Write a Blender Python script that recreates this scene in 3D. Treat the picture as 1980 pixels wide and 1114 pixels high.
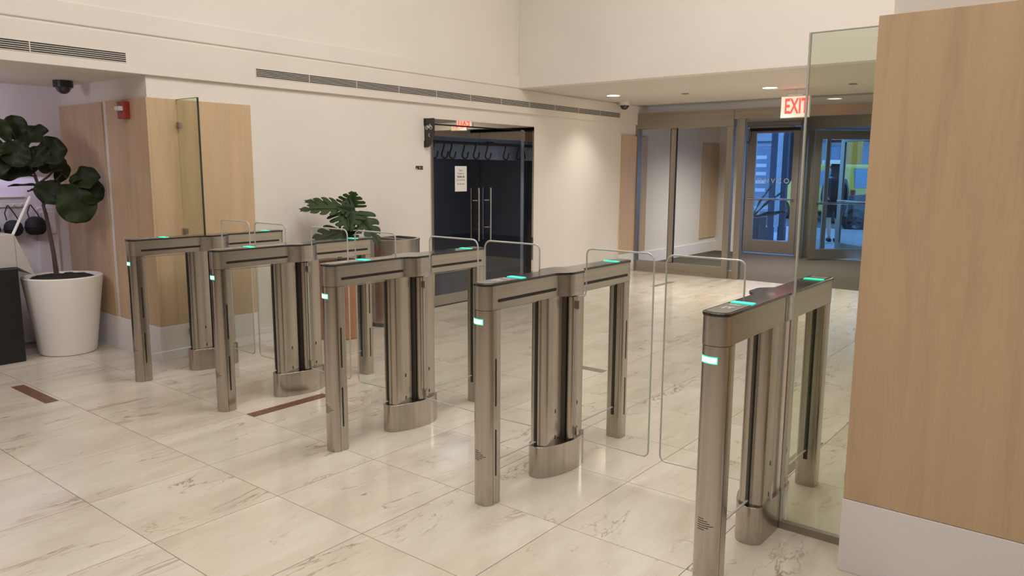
import bpy, bmesh, math, random
from mathutils import Vector, Matrix
random.seed(7)
PI = math.pi
sc = bpy.context.scene
col = sc.collection
for o in list(bpy.data.objects):
    bpy.data.objects.remove(o)

# ------------------------------------------------------------------ camera
CAM = Vector((3.45588, -2.56828, 1.55133))
YAW, PITCH, ROLL, FPX = 0.670095, 0.151603, 0.005439, 1473.2
fw = Vector((-math.sin(YAW) * math.cos(PITCH), math.cos(YAW) * math.cos(PITCH), -math.sin(PITCH)))
rt = Vector((math.cos(YAW), math.sin(YAW), 0))
up = rt.cross(fw)
r2 = rt * math.cos(ROLL) + up * math.sin(ROLL)
u2 = up * math.cos(ROLL) - rt * math.sin(ROLL)
cd = bpy.data.cameras.new('camera')
cd.sensor_fit = 'HORIZONTAL'
cd.sensor_width = 36.0
cd.lens = FPX / 1980 * 36.0
cd.clip_start = 0.05
cd.clip_end = 200
cam = bpy.data.objects.new('camera', cd)
col.objects.link(cam)
M = Matrix((r2, u2, -fw)).transposed().to_4x4()
M.translation = CAM
cam.matrix_world = M
sc.camera = cam

# ------------------------------------------------------------------ world, lights, exposure
w = bpy.data.worlds.new('world')
sc.world = w
w.use_nodes = True
bg = w.node_tree.nodes['Background']
bg.inputs['Color'].default_value = (0.17, 0.42, 1.0, 1)
bg.inputs['Strength'].default_value = 3.0
sc.view_settings.view_transform = 'Standard'
sc.view_settings.look = 'None'
sc.view_settings.gamma = 1
sc.view_settings.exposure = 0.07
sc.view_settings.use_curve_mapping = False


def area(name, loc, size, power, colr, rot=(0, 0, 0), sy=None):
    d = bpy.data.lights.new(name, 'AREA')
    d.energy = power
    d.color = colr
    d.size = size
    if sy:
        d.shape = 'RECTANGLE'
        d.size_y = sy
    o = bpy.data.objects.new(name, d)
    o.location = loc
    o.rotation_euler = rot
    col.objects.link(o)
    return o


WARM = (1.0, 0.985, 0.95)
for i, (lx, ly, pw) in enumerate([(0.4, -1.4, 40), (2.4, -1.6, 42), (5.0, -2.4, 44), (0.5, 1.2, 46), (2.0, 1.4, 46), (1.0, 2.8, 52), (2.6, -4.6, 82)]):
    area('lobby_fill_light', (lx, ly, 5.45), 1.3, pw, WARM)  # unseen overhead area lights, placed and tuned to fill the lobby
area('recess_lamp', (-2.95, -1.3, 2.18), 0.6, 17, (0.84, 0.82, 1.0), (0, math.radians(58), 0))
area('hall_side_fill', (2.2, 6.7, 2.57), 1.0, 44, WARM)  # unseen light added behind the right wall to brighten the entrance
area('bike_room_fill', (-3.6, 4.8, 2.28), 0.6, 9.0, (0.70, 0.84, 1.0))  # dim bluish light added to lift the dark behind the door glass
area('recess_violet_fill', (-4.10, -0.35, 1.50), 0.08, 0.8, (0.66, 0.60, 1.0), (0, math.radians(-12), 0), 1.3)  # invented violet strip, added to brighten the recess wall


# ------------------------------------------------------------------ materials
def new_mat(name):
    m = bpy.data.materials.new(name)
    m.use_nodes = True
    nt = m.node_tree
    return m, nt, nt.nodes['Principled BSDF']


def N(nt, t, **kw):
    n = nt.nodes.new(t)
    for k, v in kw.items():
        if k in n.inputs:
            n.inputs[k].default_value = v
        else:
            setattr(n, k, v)
    return n


def ramp(nt, fac, stops):
    r = nt.nodes.new('ShaderNodeValToRGB')
    e = r.color_ramp.elements
    while len(e) < len(stops):
        e.new(0.5)
    for i, (p, c) in enumerate(stops):
        e[i].position = p
        e[i].color = c if len(c) == 4 else (*c, 1)
    nt.links.new(fac, r.inputs['Fac'])
    return r


def plain(name, rgb, rough=0.5, metal=0.0, noise=0.06, nscale=8.0, bump=0.0, spec=None, coat=0):
    m, nt, b = new_mat(name)
    tc = N(nt, 'ShaderNodeTexCoord')
    nz = N(nt, 'ShaderNodeTexNoise', Scale=nscale, Detail=4.0)
    nt.links.new(tc.outputs['Object'], nz.inputs['Vector'])
    lo = tuple(max(0, c * (1 - noise)) for c in rgb)
    hi = tuple(min(1, c * (1 + noise)) for c in rgb)
    r = ramp(nt, nz.outputs['Fac'], [(0.3, lo), (0.7, hi)])
    nt.links.new(r.outputs['Color'], b.inputs['Base Color'])
    b.inputs['Roughness'].default_value = rough
    b.inputs['Metallic'].default_value = metal
    if spec is not None:
        b.inputs['Specular IOR Level'].default_value = spec
    if coat:
        b.inputs['Coat Weight'].default_value = coat
    if bump:
        bp = N(nt, 'ShaderNodeBump', Strength=bump, Distance=0.01)
        nz2 = N(nt, 'ShaderNodeTexNoise', Scale=nscale * 12, Detail=3.0)
        nt.links.new(tc.outputs['Object'], nz2.inputs['Vector'])
        nt.links.new(nz2.outputs['Fac'], bp.inputs['Height'])
        nt.links.new(bp.outputs['Normal'], b.inputs['Normal'])
    return m


def emit(name, rgb, strength):
    m, nt, b = new_mat(name)
    b.inputs['Base Color'].default_value = (*rgb, 1)
    b.inputs['Emission Color'].default_value = (*rgb, 1)
    b.inputs['Emission Strength'].default_value = strength
    return m


def glass(name, tint, rough=0.0, ior=1.45, refl=1.0):
    m, nt, b = new_mat(name)
    nt.nodes.remove(b)
    out = nt.nodes['Material Output']
    tr = N(nt, 'ShaderNodeBsdfTransparent')
    tr.inputs['Color'].default_value = (*tint, 1)
    gl = N(nt, 'ShaderNodeBsdfGlossy')
    gl.inputs['Roughness'].default_value = rough
    gl.inputs['Color'].default_value = (refl, refl, refl, 1)
    fr = N(nt, 'ShaderNodeFresnel')
    fr.inputs['IOR'].default_value = ior
    mx = N(nt, 'ShaderNodeMixShader')
    ge = N(nt, 'ShaderNodeNewGeometry')
    iv = N(nt, 'ShaderNodeMath', operation='SUBTRACT')
    iv.inputs[0].default_value = 1.0
    nt.links.new(ge.outputs['Backfacing'], iv.inputs[1])
    mf = N(nt, 'ShaderNodeMath', operation='MULTIPLY')
    nt.links.new(fr.outputs[0], mf.inputs[0])
    nt.links.new(iv.outputs[0], mf.inputs[1])
    nt.links.new(mf.outputs[0], mx.inputs[0])
    nt.links.new(tr.outputs[0], mx.inputs[1])
    nt.links.new(gl.outputs[0], mx.inputs[2])
    nt.links.new(mx.outputs[0], out.inputs['Surface'])
    return m


def steel_mat(name, rgb, rough, axis=2, aniso=0.0):
    m, nt, b = new_mat(name)
    tc = N(nt, 'ShaderNodeTexCoord')
    mp = N(nt, 'ShaderNodeMapping')
    s = [260.0, 260.0, 260.0]
    s[axis] = 2.0
    mp.inputs['Scale'].default_value = s
    nz = N(nt, 'ShaderNodeTexNoise', Scale=1.0, Detail=3.0)
    nt.links.new(tc.outputs['Object'], mp.inputs['Vector'])
    nt.links.new(mp.outputs[0], nz.inputs['Vector'])
    mp3 = N(nt, 'ShaderNodeMapping')
    s3 = [46.0, 46.0, 46.0]
    s3[axis] = 0.5
    mp3.inputs['Scale'].default_value = s3
    nz3 = N(nt, 'ShaderNodeTexNoise', Scale=1.0, Detail=2.0)
    nt.links.new(tc.outputs['Object'], mp3.inputs['Vector'])
    nt.links.new(mp3.outputs[0], nz3.inputs['Vector'])
    av = N(nt, 'ShaderNodeMath', operation='MULTIPLY_ADD')
    av.inputs[1].default_value = 0.7
    nt.links.new(nz3.outputs['Fac'], av.inputs[0])
    hf = N(nt, 'ShaderNodeMath', operation='MULTIPLY')
    hf.inputs[1].default_value = 0.3
    nt.links.new(nz.outputs['Fac'], hf.inputs[0])
    nt.links.new(hf.outputs[0], av.inputs[2])
    r = ramp(nt, av.outputs[0], [(0.32, tuple(c * 0.88 for c in rgb)), (0.68, tuple(min(1, c * 1.07) for c in rgb))])
    nt.links.new(r.outputs['Color'], b.inputs['Base Color'])
    b.inputs['Metallic'].default_value = 1.0
    mr = N(nt, 'ShaderNodeMapRange')
    mr.inputs['To Min'].default_value = rough * 0.85
    mr.inputs['To Max'].default_value = rough * 1.2
    nt.links.new(nz.outputs['Fac'], mr.inputs['Value'])
    nt.links.new(mr.outputs[0], b.inputs['Roughness'])
    return m


def wood_mat(name, rgb):
    m, nt, b = new_mat(name)
    tc = N(nt, 'ShaderNodeTexCoord')
    oi = N(nt, 'ShaderNodeObjectInfo')
    mp = N(nt, 'ShaderNodeMapping')
    mp.inputs['Scale'].default_value = (9, 9, 0.9)
    ad = N(nt, 'ShaderNodeVectorMath', operation='ADD')
    mu = N(nt, 'ShaderNodeMath', operation='MULTIPLY')
    mu.inputs[1].default_value = 37.0
    nt.links.new(oi.outputs['Random'], mu.inputs[0])
    nt.links.new(tc.outputs['Object'], ad.inputs[0])
    nt.links.new(mu.outputs[0], ad.inputs[1])
    nt.links.new(ad.outputs[0], mp.inputs['Vector'])
    n1 = N(nt, 'ShaderNodeTexNoise', Scale=1.0, Detail=6.0, Roughness=0.62, Distortion=0.6)
    nt.links.new(mp.outputs[0], n1.inputs['Vector'])
    mp2 = N(nt, 'ShaderNodeMapping')
    mp2.inputs['Scale'].default_value = (120, 120, 4)
    nt.links.new(ad.outputs[0], mp2.inputs['Vector'])
    n2 = N(nt, 'ShaderNodeTexNoise', Scale=1.0, Detail=3.0)
    nt.links.new(mp2.outputs[0], n2.inputs['Vector'])
    mxf = N(nt, 'ShaderNodeMath', operation='MULTIPLY_ADD')
    nt.links.new(n2.outputs['Fac'], mxf.inputs[0])
    mxf.inputs[1].default_value = 0.28
    nt.links.new(n1.outputs['Fac'], mxf.inputs[2])
    r = ramp(nt, mxf.outputs[0], [(0.38, tuple(c * 0.84 for c in rgb)), (0.62, rgb), (0.9, tuple(min(1, c * 1.1) for c in rgb))])
    nt.links.new(r.outputs['Color'], b.inputs['Base Color'])
    b.inputs['Roughness'].default_value = 0.42
    return m


def marble_mat(name):
    m, nt, b = new_mat(name)
    tc = N(nt, 'ShaderNodeTexCoord')
    oi = N(nt, 'ShaderNodeObjectInfo')
    mu = N(nt, 'ShaderNodeMath', operation='MULTIPLY')
    mu.inputs[1].default_value = 91.0
    nt.links.new(oi.outputs['Random'], mu.inputs[0])
    ad = N(nt, 'ShaderNodeVectorMath', operation='ADD')
    nt.links.new(tc.outputs['Object'], ad.inputs[0])
    nt.links.new(mu.outputs[0], ad.inputs[1])
    mp = N(nt, 'ShaderNodeMapping')
    mp.inputs['Rotation'].default_value = (0, 0, math.radians(22))
    mp.inputs['Scale'].default_value = (3.2, 0.85, 1)
    nt.links.new(ad.outputs[0], mp.inputs['Vector'])

    def noise(scale, detail, dist, rough=0.55):
        n = N(nt, 'ShaderNodeTexNoise', Scale=scale, Detail=detail, Distortion=dist, Roughness=rough)
        nt.links.new(mp.outputs[0], n.inputs['Vector'])
        return n
    cloud = noise(1.3, 6.0, 0.5)
    fine = noise(9.0, 8.0, 1.2, 0.65)
    base = ramp(nt, cloud.outputs['Fac'], [(0.28, (0.56, 0.48, 0.39)), (0.5, (0.65, 0.575, 0.48)), (0.72, (0.715, 0.65, 0.565))])
    fr = ramp(nt, fine.outputs['Fac'], [(0.3, (0.86, 0.83, 0.79)), (0.6, (1, 1, 1))])
    m1 = N(nt, 'ShaderNodeMix', data_type='RGBA', blend_type='MULTIPLY')
    m1.inputs[0].default_value = 0.42
    nt.links.new(base.outputs['Color'], m1.inputs[6])
    nt.links.new(fr.outputs['Color'], m1.inputs[7])
    # thin veins where a warped noise crosses one half
    vein = noise(1.15, 5.0, 0.9, 0.6)
    vr = ramp(nt, vein.outputs['Fac'], [(0.487, (0, 0, 0)), (0.4992, (1, 1, 1)), (0.5012, (1, 1, 1)), (0.515, (0, 0, 0))])
    msk = noise(1.6, 4.0, 0.4)
    mr = ramp(nt, msk.outputs['Fac'], [(0.48, (0, 0, 0)), (0.66, (1, 1, 1))])
    mm = N(nt, 'ShaderNodeMath', operation='MULTIPLY')
    nt.links.new(vr.outputs['Color'], mm.inputs[0])
    nt.links.new(mr.outputs['Color'], mm.inputs[1])
    m2 = N(nt, 'ShaderNodeMix', data_type='RGBA')
    nt.links.new(mm.outputs[0], m2.inputs[0])
    nt.links.new(m1.outputs[2], m2.inputs[6])
    m2.inputs[7].default_value = (0.30, 0.225, 0.15, 1)
    nt.links.new(m2.outputs[2], b.inputs['Base Color'])
    b.inputs['Roughness'].default_value = 0.13
    b.inputs['Specular IOR Level'].default_value = 0.55
    return m


def leaf_mat(name, lo, hi):
    m, nt, b = new_mat(name)
    tc = N(nt, 'ShaderNodeTexCoord')
    oi = N(nt, 'ShaderNodeObjectInfo')
    nz = N(nt, 'ShaderNodeTexNoise', Scale=9.0, Detail=3.0)
    nt.links.new(tc.outputs['Object'], nz.inputs['Vector'])
    ad = N(nt, 'ShaderNodeMath', operation='MULTIPLY_ADD')
    nt.links.new(oi.outputs['Random'], ad.inputs[0])
    ad.inputs[1].default_value = 0.5
    nt.links.new(nz.outputs['Fac'], ad.inputs[2])
    r = ramp(nt, ad.outputs[0], [(0.4, lo), (0.95, hi)])
    nt.links.new(r.outputs['Color'], b.inputs['Base Color'])
    b.inputs['Roughness'].default_value = 0.55
    b.inputs['Specular IOR Level'].default_value = 0.25
    return m


def brick_mat(name, c1, c2, mortar):
    m, nt, b = new_mat(name)
    tc = N(nt, 'ShaderNodeTexCoord')
    mp = N(nt, 'ShaderNodeMapping')
    mp.inputs['Rotation'].default_value = (PI / 2, 0, 0)
    br = N(nt, 'ShaderNodeTexBrick', Scale=4.0)
    br.inputs['Color1'].default_value = (*c1, 1)
    br.inputs['Color2'].default_value = (*c2, 1)
    br.inputs['Mortar'].default_value = (*mortar, 1)
    nt.links.new(tc.outputs['Object'], mp.inputs['Vector'])
    nt.links.new(mp.outputs[0], br.inputs['Vector'])
    nt.links.new(br.outputs['Color'], b.inputs['Base Color'])
    b.inputs['Roughness'].default_value = 0.8
    return m


MT = dict(
    plaster=plain('plaster', (0.80, 0.745, 0.68), 0.7, noise=0.02, nscale=1.5, bump=0.04),
    fascia=plain('painted_fascia', (0.78, 0.72, 0.65), 0.6, noise=0.02, nscale=1.5),
    ceilm=plain('ceiling_paint', (0.67, 0.625, 0.56), 0.75, noise=0.02, nscale=2),
    recess=plain('recess_wall_paint', (0.82, 0.76, 0.80), 0.6, noise=0.03, nscale=2),
    base=plain('baseboard_paint', (0.84, 0.80, 0.80), 0.42, noise=0.02, nscale=3),
    wood=wood_mat('maple_veneer', (0.60, 0.425, 0.262)),
    marble=marble_mat('cream_marble'),
    joint=plain('tile_joint', (0.30, 0.25, 0.19), 0.8, noise=0.1, nscale=20),
    copperstrip=plain('rust_brown_floor_plate', (0.165, 0.072, 0.042), 0.4, noise=0.18, nscale=18, bump=0.03),
    greystrip=plain('bronze_grey_floor_plate', (0.21, 0.165, 0.125), 0.4, noise=0.12, nscale=18),
    mat=plain('entrance_mat', (0.068, 0.052, 0.036), 0.9, noise=0.2, nscale=14, bump=0.2),
    steel=steel_mat('brushed_steel', (0.51, 0.47, 0.42), 0.22),
    steelh=steel_mat('brushed_steel_level_grain', (0.53, 0.49, 0.44), 0.30, axis=1),
    steelx=steel_mat('bronze_toned_steel', (0.40, 0.365, 0.315), 0.42, axis=0),
    steelv=steel_mat('bronze_toned_steel_upright', (0.40, 0.365, 0.315), 0.42, axis=2),
    chrome=plain('polished_steel', (0.70, 0.67, 0.62), 0.02, 1.0, noise=0.02, nscale=3),
    black=plain('black_rubber', (0.012, 0.011, 0.010), 0.45, noise=0.2),
    blackglass=plain('black_glass_top', (0.030, 0.028, 0.027), 0.14, noise=0.1, coat=0.3),
    reader=plain('card_reader_grey', (0.20, 0.185, 0.165), 0.3, noise=0.05),
    icon=plain('pale_icon', (0.62, 0.60, 0.56), 0.5, noise=0.03),
    greenled=emit('green_led', (0.035, 0.80, 0.50), 1.0),
    greenbright=emit('green_white_led', (0.62, 1.0, 0.84), 1.3),
    greenhalo=emit('green_led_bloom', (0.01, 0.62, 0.36), 1.0),  # bloom around the indicator, modelled as a glowing border
    hingeshade=plain('hinge_recess_shade', (0.045, 0.038, 0.032), 0.4, 0.3),  # steel core coloured near black for the shade inside the hinge recess
    backwood=wood_mat('reflection_dark_wood', (0.20, 0.135, 0.085)),  # dark tone put on unseen walls to darken steel reflections and bounce
    redled=emit('exit_red', (1.0, 0.045, 0.03), 2.2),
    exitface=emit('exit_white_face', (1.0, 0.80, 0.70), 0.42),
    lamp=emit('lamp_warm', (1.0, 0.86, 0.68), 14.0),
    lampdim=emit('lamp_warm_edge', (1.0, 0.86, 0.68), 1.3),
    clear=glass('clear_glass', (0.965, 0.975, 0.965)),
    tint=glass('greenish_glass', (0.86, 0.885, 0.83)),
    edge=plain('polished_glass_edge', (0.52, 0.53, 0.50), 0.12, noise=0.05),
    darkedge=plain('dark_glass_edge', (0.02, 0.035, 0.03), 0.15, noise=0.1),
    doorglass=glass('smoked_glass', (0.74, 0.76, 0.80), ior=1.5),
    lobbyglass=glass('partition_glass', (0.90, 0.915, 0.91)),
    white=plain('white_plastic', (0.78, 0.75, 0.72), 0.35, noise=0.02),
    deskgrey=plain('desk_warm_grey', (0.46, 0.42, 0.38), 0.4, noise=0.03),
    paper=plain('paper', (0.80, 0.78, 0.76), 0.7, noise=0.02),
    ink=plain('ink', (0.03, 0.028, 0.026), 0.6),
    greyink=plain('grey_ink', (0.20, 0.19, 0.19), 0.6),
    redp=plain('red_plastic', (0.35, 0.035, 0.022), 0.35, noise=0.05),
    pot=plain('white_planter', (0.84, 0.80, 0.74), 0.38, noise=0.02, nscale=2),
    soil=plain('soil', (0.022, 0.016, 0.012), 0.9, noise=0.5, nscale=60, bump=0.5),
    trunk=plain('bark', (0.085, 0.05, 0.04), 0.8, noise=0.3, nscale=40, bump=0.3),
    fig=leaf_mat('fig_leaf', (0.010, 0.016, 0.004), (0.022, 0.034, 0.008)),
    monstera=leaf_mat('monstera_leaf', (0.014, 0.030, 0.012), (0.036, 0.064, 0.020)),
    stem=plain('green_stem', (0.045, 0.06, 0.02), 0.5),
    copper=plain('copper_planter', (0.42, 0.155, 0.065), 0.32, 0.35, noise=0.08, nscale=5),
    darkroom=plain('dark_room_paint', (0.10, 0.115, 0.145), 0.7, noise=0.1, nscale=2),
    darkband=plain('dark_room_band', (0.46, 0.56, 0.70), 0.6, noise=0.05, nscale=2),
    hook=plain('hook_rubber', (0.012, 0.014, 0.022), 0.4),
    darkplastic=plain('dark_plastic', (0.010, 0.009, 0.009), 0.4, noise=0.1),
    signblack=plain('sign_charcoal', (0.03, 0.028, 0.024), 0.45, noise=0.06),
    bag=plain('black_fabric', (0.010, 0.010, 0.011), 0.7, noise=0.3, nscale=30, bump=0.1),
    asphalt=plain('asphalt', (0.10, 0.10, 0.11), 0.85, noise=0.2, nscale=30),
    walk=plain('sidewalk_concrete', (0.36, 0.36, 0.37), 0.85, noise=0.1, nscale=6),
    curb=plain('kerb_stone', (0.50, 0.50, 0.50), 0.8, noise=0.08, nscale=6),
    brick=brick_mat('red_brick', (0.22, 0.07, 0.05), (0.15, 0.05, 0.045), (0.3, 0.26, 0.24)),
    darkstone=plain('dark_stone', (0.05, 0.05, 0.065), 0.7, noise=0.15, nscale=3),
    stone=plain('grey_stone', (0.34, 0.34, 0.36), 0.8, noise=0.08, nscale=3),
    pane=plain('street_pane_sky_tint', (0.20, 0.30, 0.44), 0.05, noise=0.1),  # blue of the reflected sky put into the base colour
    yellow=plain('taxi_yellow', (0.80, 0.56, 0.03), 0.3, noise=0.03, coat=0.5),
    orange=plain('orange_panel', (0.85, 0.38, 0.02), 0.5, noise=0.03),
    carblack=plain('car_black', (0.012, 0.013, 0.016), 0.16, noise=0.1, coat=0.6),
    tyre=plain('tyre', (0.012, 0.012, 0.012), 0.8),
    alloy=plain('alloy_grey', (0.10, 0.10, 0.11), 0.3, 0.8),
    skin=plain('skin', (0.50, 0.30, 0.21), 0.5, noise=0.04),
    cloth=plain('dark_cloth', (0.014, 0.014, 0.018), 0.8, noise=0.2, nscale=20),
    hair=plain('dark_hair', (0.012, 0.009, 0.008), 0.6),
    awn=plain('blue_grey_panel', (0.20, 0.24, 0.30), 0.6, noise=0.06),
)


# ------------------------------------------------------------------ helpers
class MB:
    """collects simple shapes; build() links them as ONE mesh object"""

    def __init__(s):
        s.v, s.f = [], []

    def add(s, vs, fs):
        n = len(s.v)
        s.v += [tuple(v) for v in vs]
        s.f += [tuple(i + n for i in f) for f in fs]
        return s

    def box(s, x0, x1, y0, y1, z0, z1):
        return s.add([(x0, y0, z0), (x1, y0, z0), (x1, y1, z0), (x0, y1, z0), (x0, y0, z1), (x1, y0, z1), (x1, y1, z1), (x0, y1, z1)],
                     [(3, 2, 1, 0), (4, 5, 6, 7), (0, 1, 5, 4), (1, 2, 6, 5), (2, 3, 7, 6), (3, 0, 4, 7)])

    def prism(s, pts, z0, z1):
        """outline pts (x, y), counter-clockwise, extruded in z"""
        n = len(pts)
        vs = [(x, y, z0) for x, y in pts] + [(x, y, z1) for x, y in pts]
        fs = [tuple(range(n - 1, -1, -1)), tuple(range(n, 2 * n))]
        fs += [(i, (i + 1) % n, n + (i + 1) % n, n + i) for i in range(n)]
        return s.add(vs, fs)

    def prism_y(s, pts, y0, y1):
        """outline (x, z) extruded in y"""
        n = len(pts)
        vs = [(x, y0, z) for x, z in pts] + [(x, y1, z) for x, z in pts]
        fs = [tuple(range(n)), tuple(range(2 * n - 1, n - 1, -1))]
        fs += [((i + 1) % n, i, n + i, n + (i + 1) % n) for i in range(n)]
        return s.add(vs, fs)

    def prism_x(s, pts, x0, x1):
        """outline (y, z) extruded in x"""
        n = len(pts)
        vs = [(x0, y, z) for y, z in pts] + [(x1, y, z) for y, z in pts]
        fs = [tuple(range(n - 1, -1, -1)), tuple(range(n, 2 * n))]
        fs += [(i, (i + 1) % n, n + (i + 1) % n, n + i) for i in range(n)]
        return s.add(vs, fs)

    def tube(s, pts, r, seg=10, closed=False):
        P = [Vector(p) for p in pts]
        n = len(P)
        rs = r if isinstance(r, (list, tuple)) else [r] * n
        rings = []
        ref = None
        for i in range(n):
            if closed:
                t = P[(i + 1) % n] - P[i - 1]
            else:
                t = P[min(i + 1, n - 1)] - P[max(i - 1, 0)]
            t.normalize()
            if ref is None:
                ref = Vector((0, 0, 1)) if abs(t.z) < 0.9 else Vector((1, 0, 0))
            a = (ref - t * ref.dot(t)).normalized()
            ref = a
            b = t.cross(a)
            rings.append([P[i] + (a * math.cos(2 * PI * k / seg) + b * math.sin(2 * PI * k / seg)) * rs[i] for k in range(seg)])
        vs = [v for rg in rings for v in rg]
        fs = []
        m = n if closed else n - 1
        for i in range(m):
            j = (i + 1) % n
            for k in range(seg):
                fs.append((i * seg + k, i * seg + (k + 1) % seg, j * seg + (k + 1) % seg, j * seg + k))
        if not closed:
            fs.append(tuple(range(seg - 1, -1, -1)))
            fs.append(tuple((n - 1) * seg + k for k in range(seg)))
        return s.add(vs, fs)

    def lathe(s, prof, cx, cy, seg=40):
        """profile (r, z) bottom to top outside, turned about z"""
        n = len(prof)
        vs = []
        for (r, z) in prof:
            for k in range(seg):
                a = 2 * PI * k / seg
                vs.append((cx + r * math.cos(a), cy + r * math.sin(a), z))
        fs = []
        for i in range(n - 1):
            for k in range(seg):
                fs.append((i * seg + k, i * seg + (k + 1) % seg, (i + 1) * seg + (k + 1) % seg, (i + 1) * seg + k))
        if prof[0][0] > 1e-5:
            fs.append(tuple(range(seg - 1, -1, -1)))
        if prof[-1][0] > 1e-5:
            fs.append(tuple((n - 1) * seg + k for k in range(seg)))
        return s.add(vs, fs)

    def mesh(s, name):
        me = bpy.data.meshes.new(name)
        me.from_pydata(s.v, [], s.f)
        me.validate()
        me.update()
        return me

    def build(s, name, mat, parent=None, smooth=35, bevel=0):
        me = s.mesh(name)
        return link(name, me, mat, parent, smooth, bevel)


def link(name, me, mat, parent=None, smooth=35, bevel=0):
    if mat and not me.materials:
        me.materials.append(MT[mat] if isinstance(mat, str) else mat)
    if smooth:
        for p in me.polygons:
            p.use_smooth = True
        me.set_sharp_from_angle(angle=math.radians(smooth))
    o = bpy.data.objects.new(name, me)
    col.objects.link(o)
    if parent:
        o.parent = parent
    if bevel:
        b = o.modifiers.new('bevel', 'BEVEL')
        b.width = bevel
        b.segments = 2
        b.limit_method = 'ANGLE'
    return o


def share(o, parent, loc=None, name=None):
    c = o.copy()
    col.objects.link(c)
    c.parent = parent
    if loc is not None:
        c.location = loc
    return c


def tag(o, label=None, cat=None, group=None, kind=None):
    for k, v in (('label', label), ('category', cat), ('group', group), ('kind', kind)):
        if v:
            o[k] = v
    return o


def empty(name, loc=(0, 0, 0), rz=0.0):
    o = bpy.data.objects.new(name, None)
    o.location = loc
    o.rotation_euler = (0, 0, rz)
    o.empty_display_size = 0.1
    col.objects.link(o)
    return o


def struct(o, label=None, cat=None):
    o['kind'] = 'structure'
    if label:
        o['label'] = label
        o['category'] = cat or 'wall'
    return o


def text(name, body, size, mat, M4, parent=None, extrude=0.001, width=1.0, bold=0.0):
    """lettering as a thin solid mesh; M4 places the text plane"""
    cu = bpy.data.curves.new(name, 'FONT')
    cu.body = body
    cu.size = size
    cu.extrude = extrude
    cu.offset = bold
    cu.align_x = 'CENTER'
    cu.align_y = 'CENTER'
    tmp = bpy.data.objects.new(name + '_tmp', cu)
    col.objects.link(tmp)
    dg = bpy.context.evaluated_depsgraph_get()
    me = bpy.data.meshes.new_from_object(tmp.evaluated_get(dg))
    bpy.data.objects.remove(tmp)
    me.transform(Matrix.Diagonal((width, 1, 1, 1)))
    me.transform(M4)
    o = link(name, me, mat, parent, smooth=0)
    return o


def frame_m(origin, xdir, ydir):
    x = Vector(xdir).normalized()
    y = Vector(ydir).normalized()
    z = x.cross(y)
    m = Matrix((x, y, z)).transposed().to_4x4()
    m.translation = Vector(origin)
    return m


def arc(cx, cy, rx, ry, a0, a1, n):
    return [(cx + rx * math.cos(a0 + (a1 - a0) * i / n), cy + ry * math.sin(a0 + (a1 - a0) * i / n)) for i in range(n + 1)]


def rrect(x0, x1, z0, z1, r, n=5):
    """rounded rectangle outline, counter-clockwise"""
    p = []
    p += arc(x1 - r, z0 + r, r, r, -PI / 2, 0, n)
    p += arc(x1 - r, z1 - r, r, r, 0, PI / 2, n)
    p += arc(x0 + r, z1 - r, r, r, PI / 2, PI, n)
    p += arc(x0 + r, z0 + r, r, r, PI, 1.5 * PI, n)
    return p

# ================================================================== SETTING
WX = -2.58          # plaster face of the left wall
BX = -2.55          # face of the bulkhead above it
CEIL = 5.5          # lobby ceiling
LOW = 2.58          # entrance ceiling

# ---- floor
GX, GY, SX, SY = -0.198, -1.148, 0.613, 0.607
floor = MB().box(-4.3, 7.3, -6.1, 8.2, -0.08, -0.012).build('floor', 'joint')
struct(floor, 'polished cream marble tile floor of the lobby', 'floor')
g = 0.0015
tm = MB().box(g, SX - g, g, SY - g, -0.0118, 0)
tile_me = tm.mesh('tile')
tile_me.materials.append(MT['marble'])
ntile = 0
for i in range(-7, 7):
    for j in range(-2, 16):
        px, py = GX + i * SX, GY + j * SY
        if px > 2.75 and 0.3 < py < 0.7:
            continue
        # tiles wholly inside the left wall are not laid
        if px + SX < WX - 0.02 and py > 0.45:
            continue
        if px < -4.2:
            continue
        o = bpy.data.objects.new('tile', tile_me)
        col.objects.link(o)
        o.parent = floor
        o.location = (px, py, 0)
        if py + SY > 8.2:
            o.scale = (1, (8.2 - py) / SY, 1)
        ntile += 1
rest = MB().box(-4.3, 7.3, -6.1, GY - 2 * SY, -0.0118, 0).box(GX + 7 * SX, 7.3, GY - 2 * SY, 8.2, -0.0118, 0).build('tile_field', 'marble', floor)
rest['kind'] = 'stuff'
# inlaid metal plates on tile edges
for nm, a, mt in (('floor_plate', (-2.655, -2.045, -0.648, -0.565), 'copperstrip'), ('floor_plate', (-0.808, -0.722, 0.072, 0.668), 'copperstrip'),
                  ('floor_plate', (-0.19, 0.41, 2.405, 2.49), 'greystrip'), ('floor_plate', (2.17, 2.245, 1.285, 1.88), 'greystrip'), ('floor_plate', (-1.50, -1.42, 6.75, 7.34), 'greystrip')):
    o = MB().box(*a, 0.0002, 0.0022).build(nm, mt, None, 0, 0.0006)
    lab = {(-2.655): 'rust brown metal floor plate at far left before the white pot', (-0.808): 'rust brown metal floor plate between second and third turnstiles',
           (-0.19): 'grey bronze floor plate lying beyond the fourth turnstile', 2.17: 'grey bronze floor plate beside the nearest turnstile at the right',
           (-1.50): 'small distant grey floor plate near the glass partition'}[a[0]]
    tag(o, lab, 'floor plate', 'inlaid floor plates')
mat_o = MB().box(-2.9, 4.3, 8.2, 12.0, -0.08, -0.001).build('floor_mat', 'mat')
struct(mat_o, 'dark brown entrance matting inside the vestibule', 'floor mat')

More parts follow.
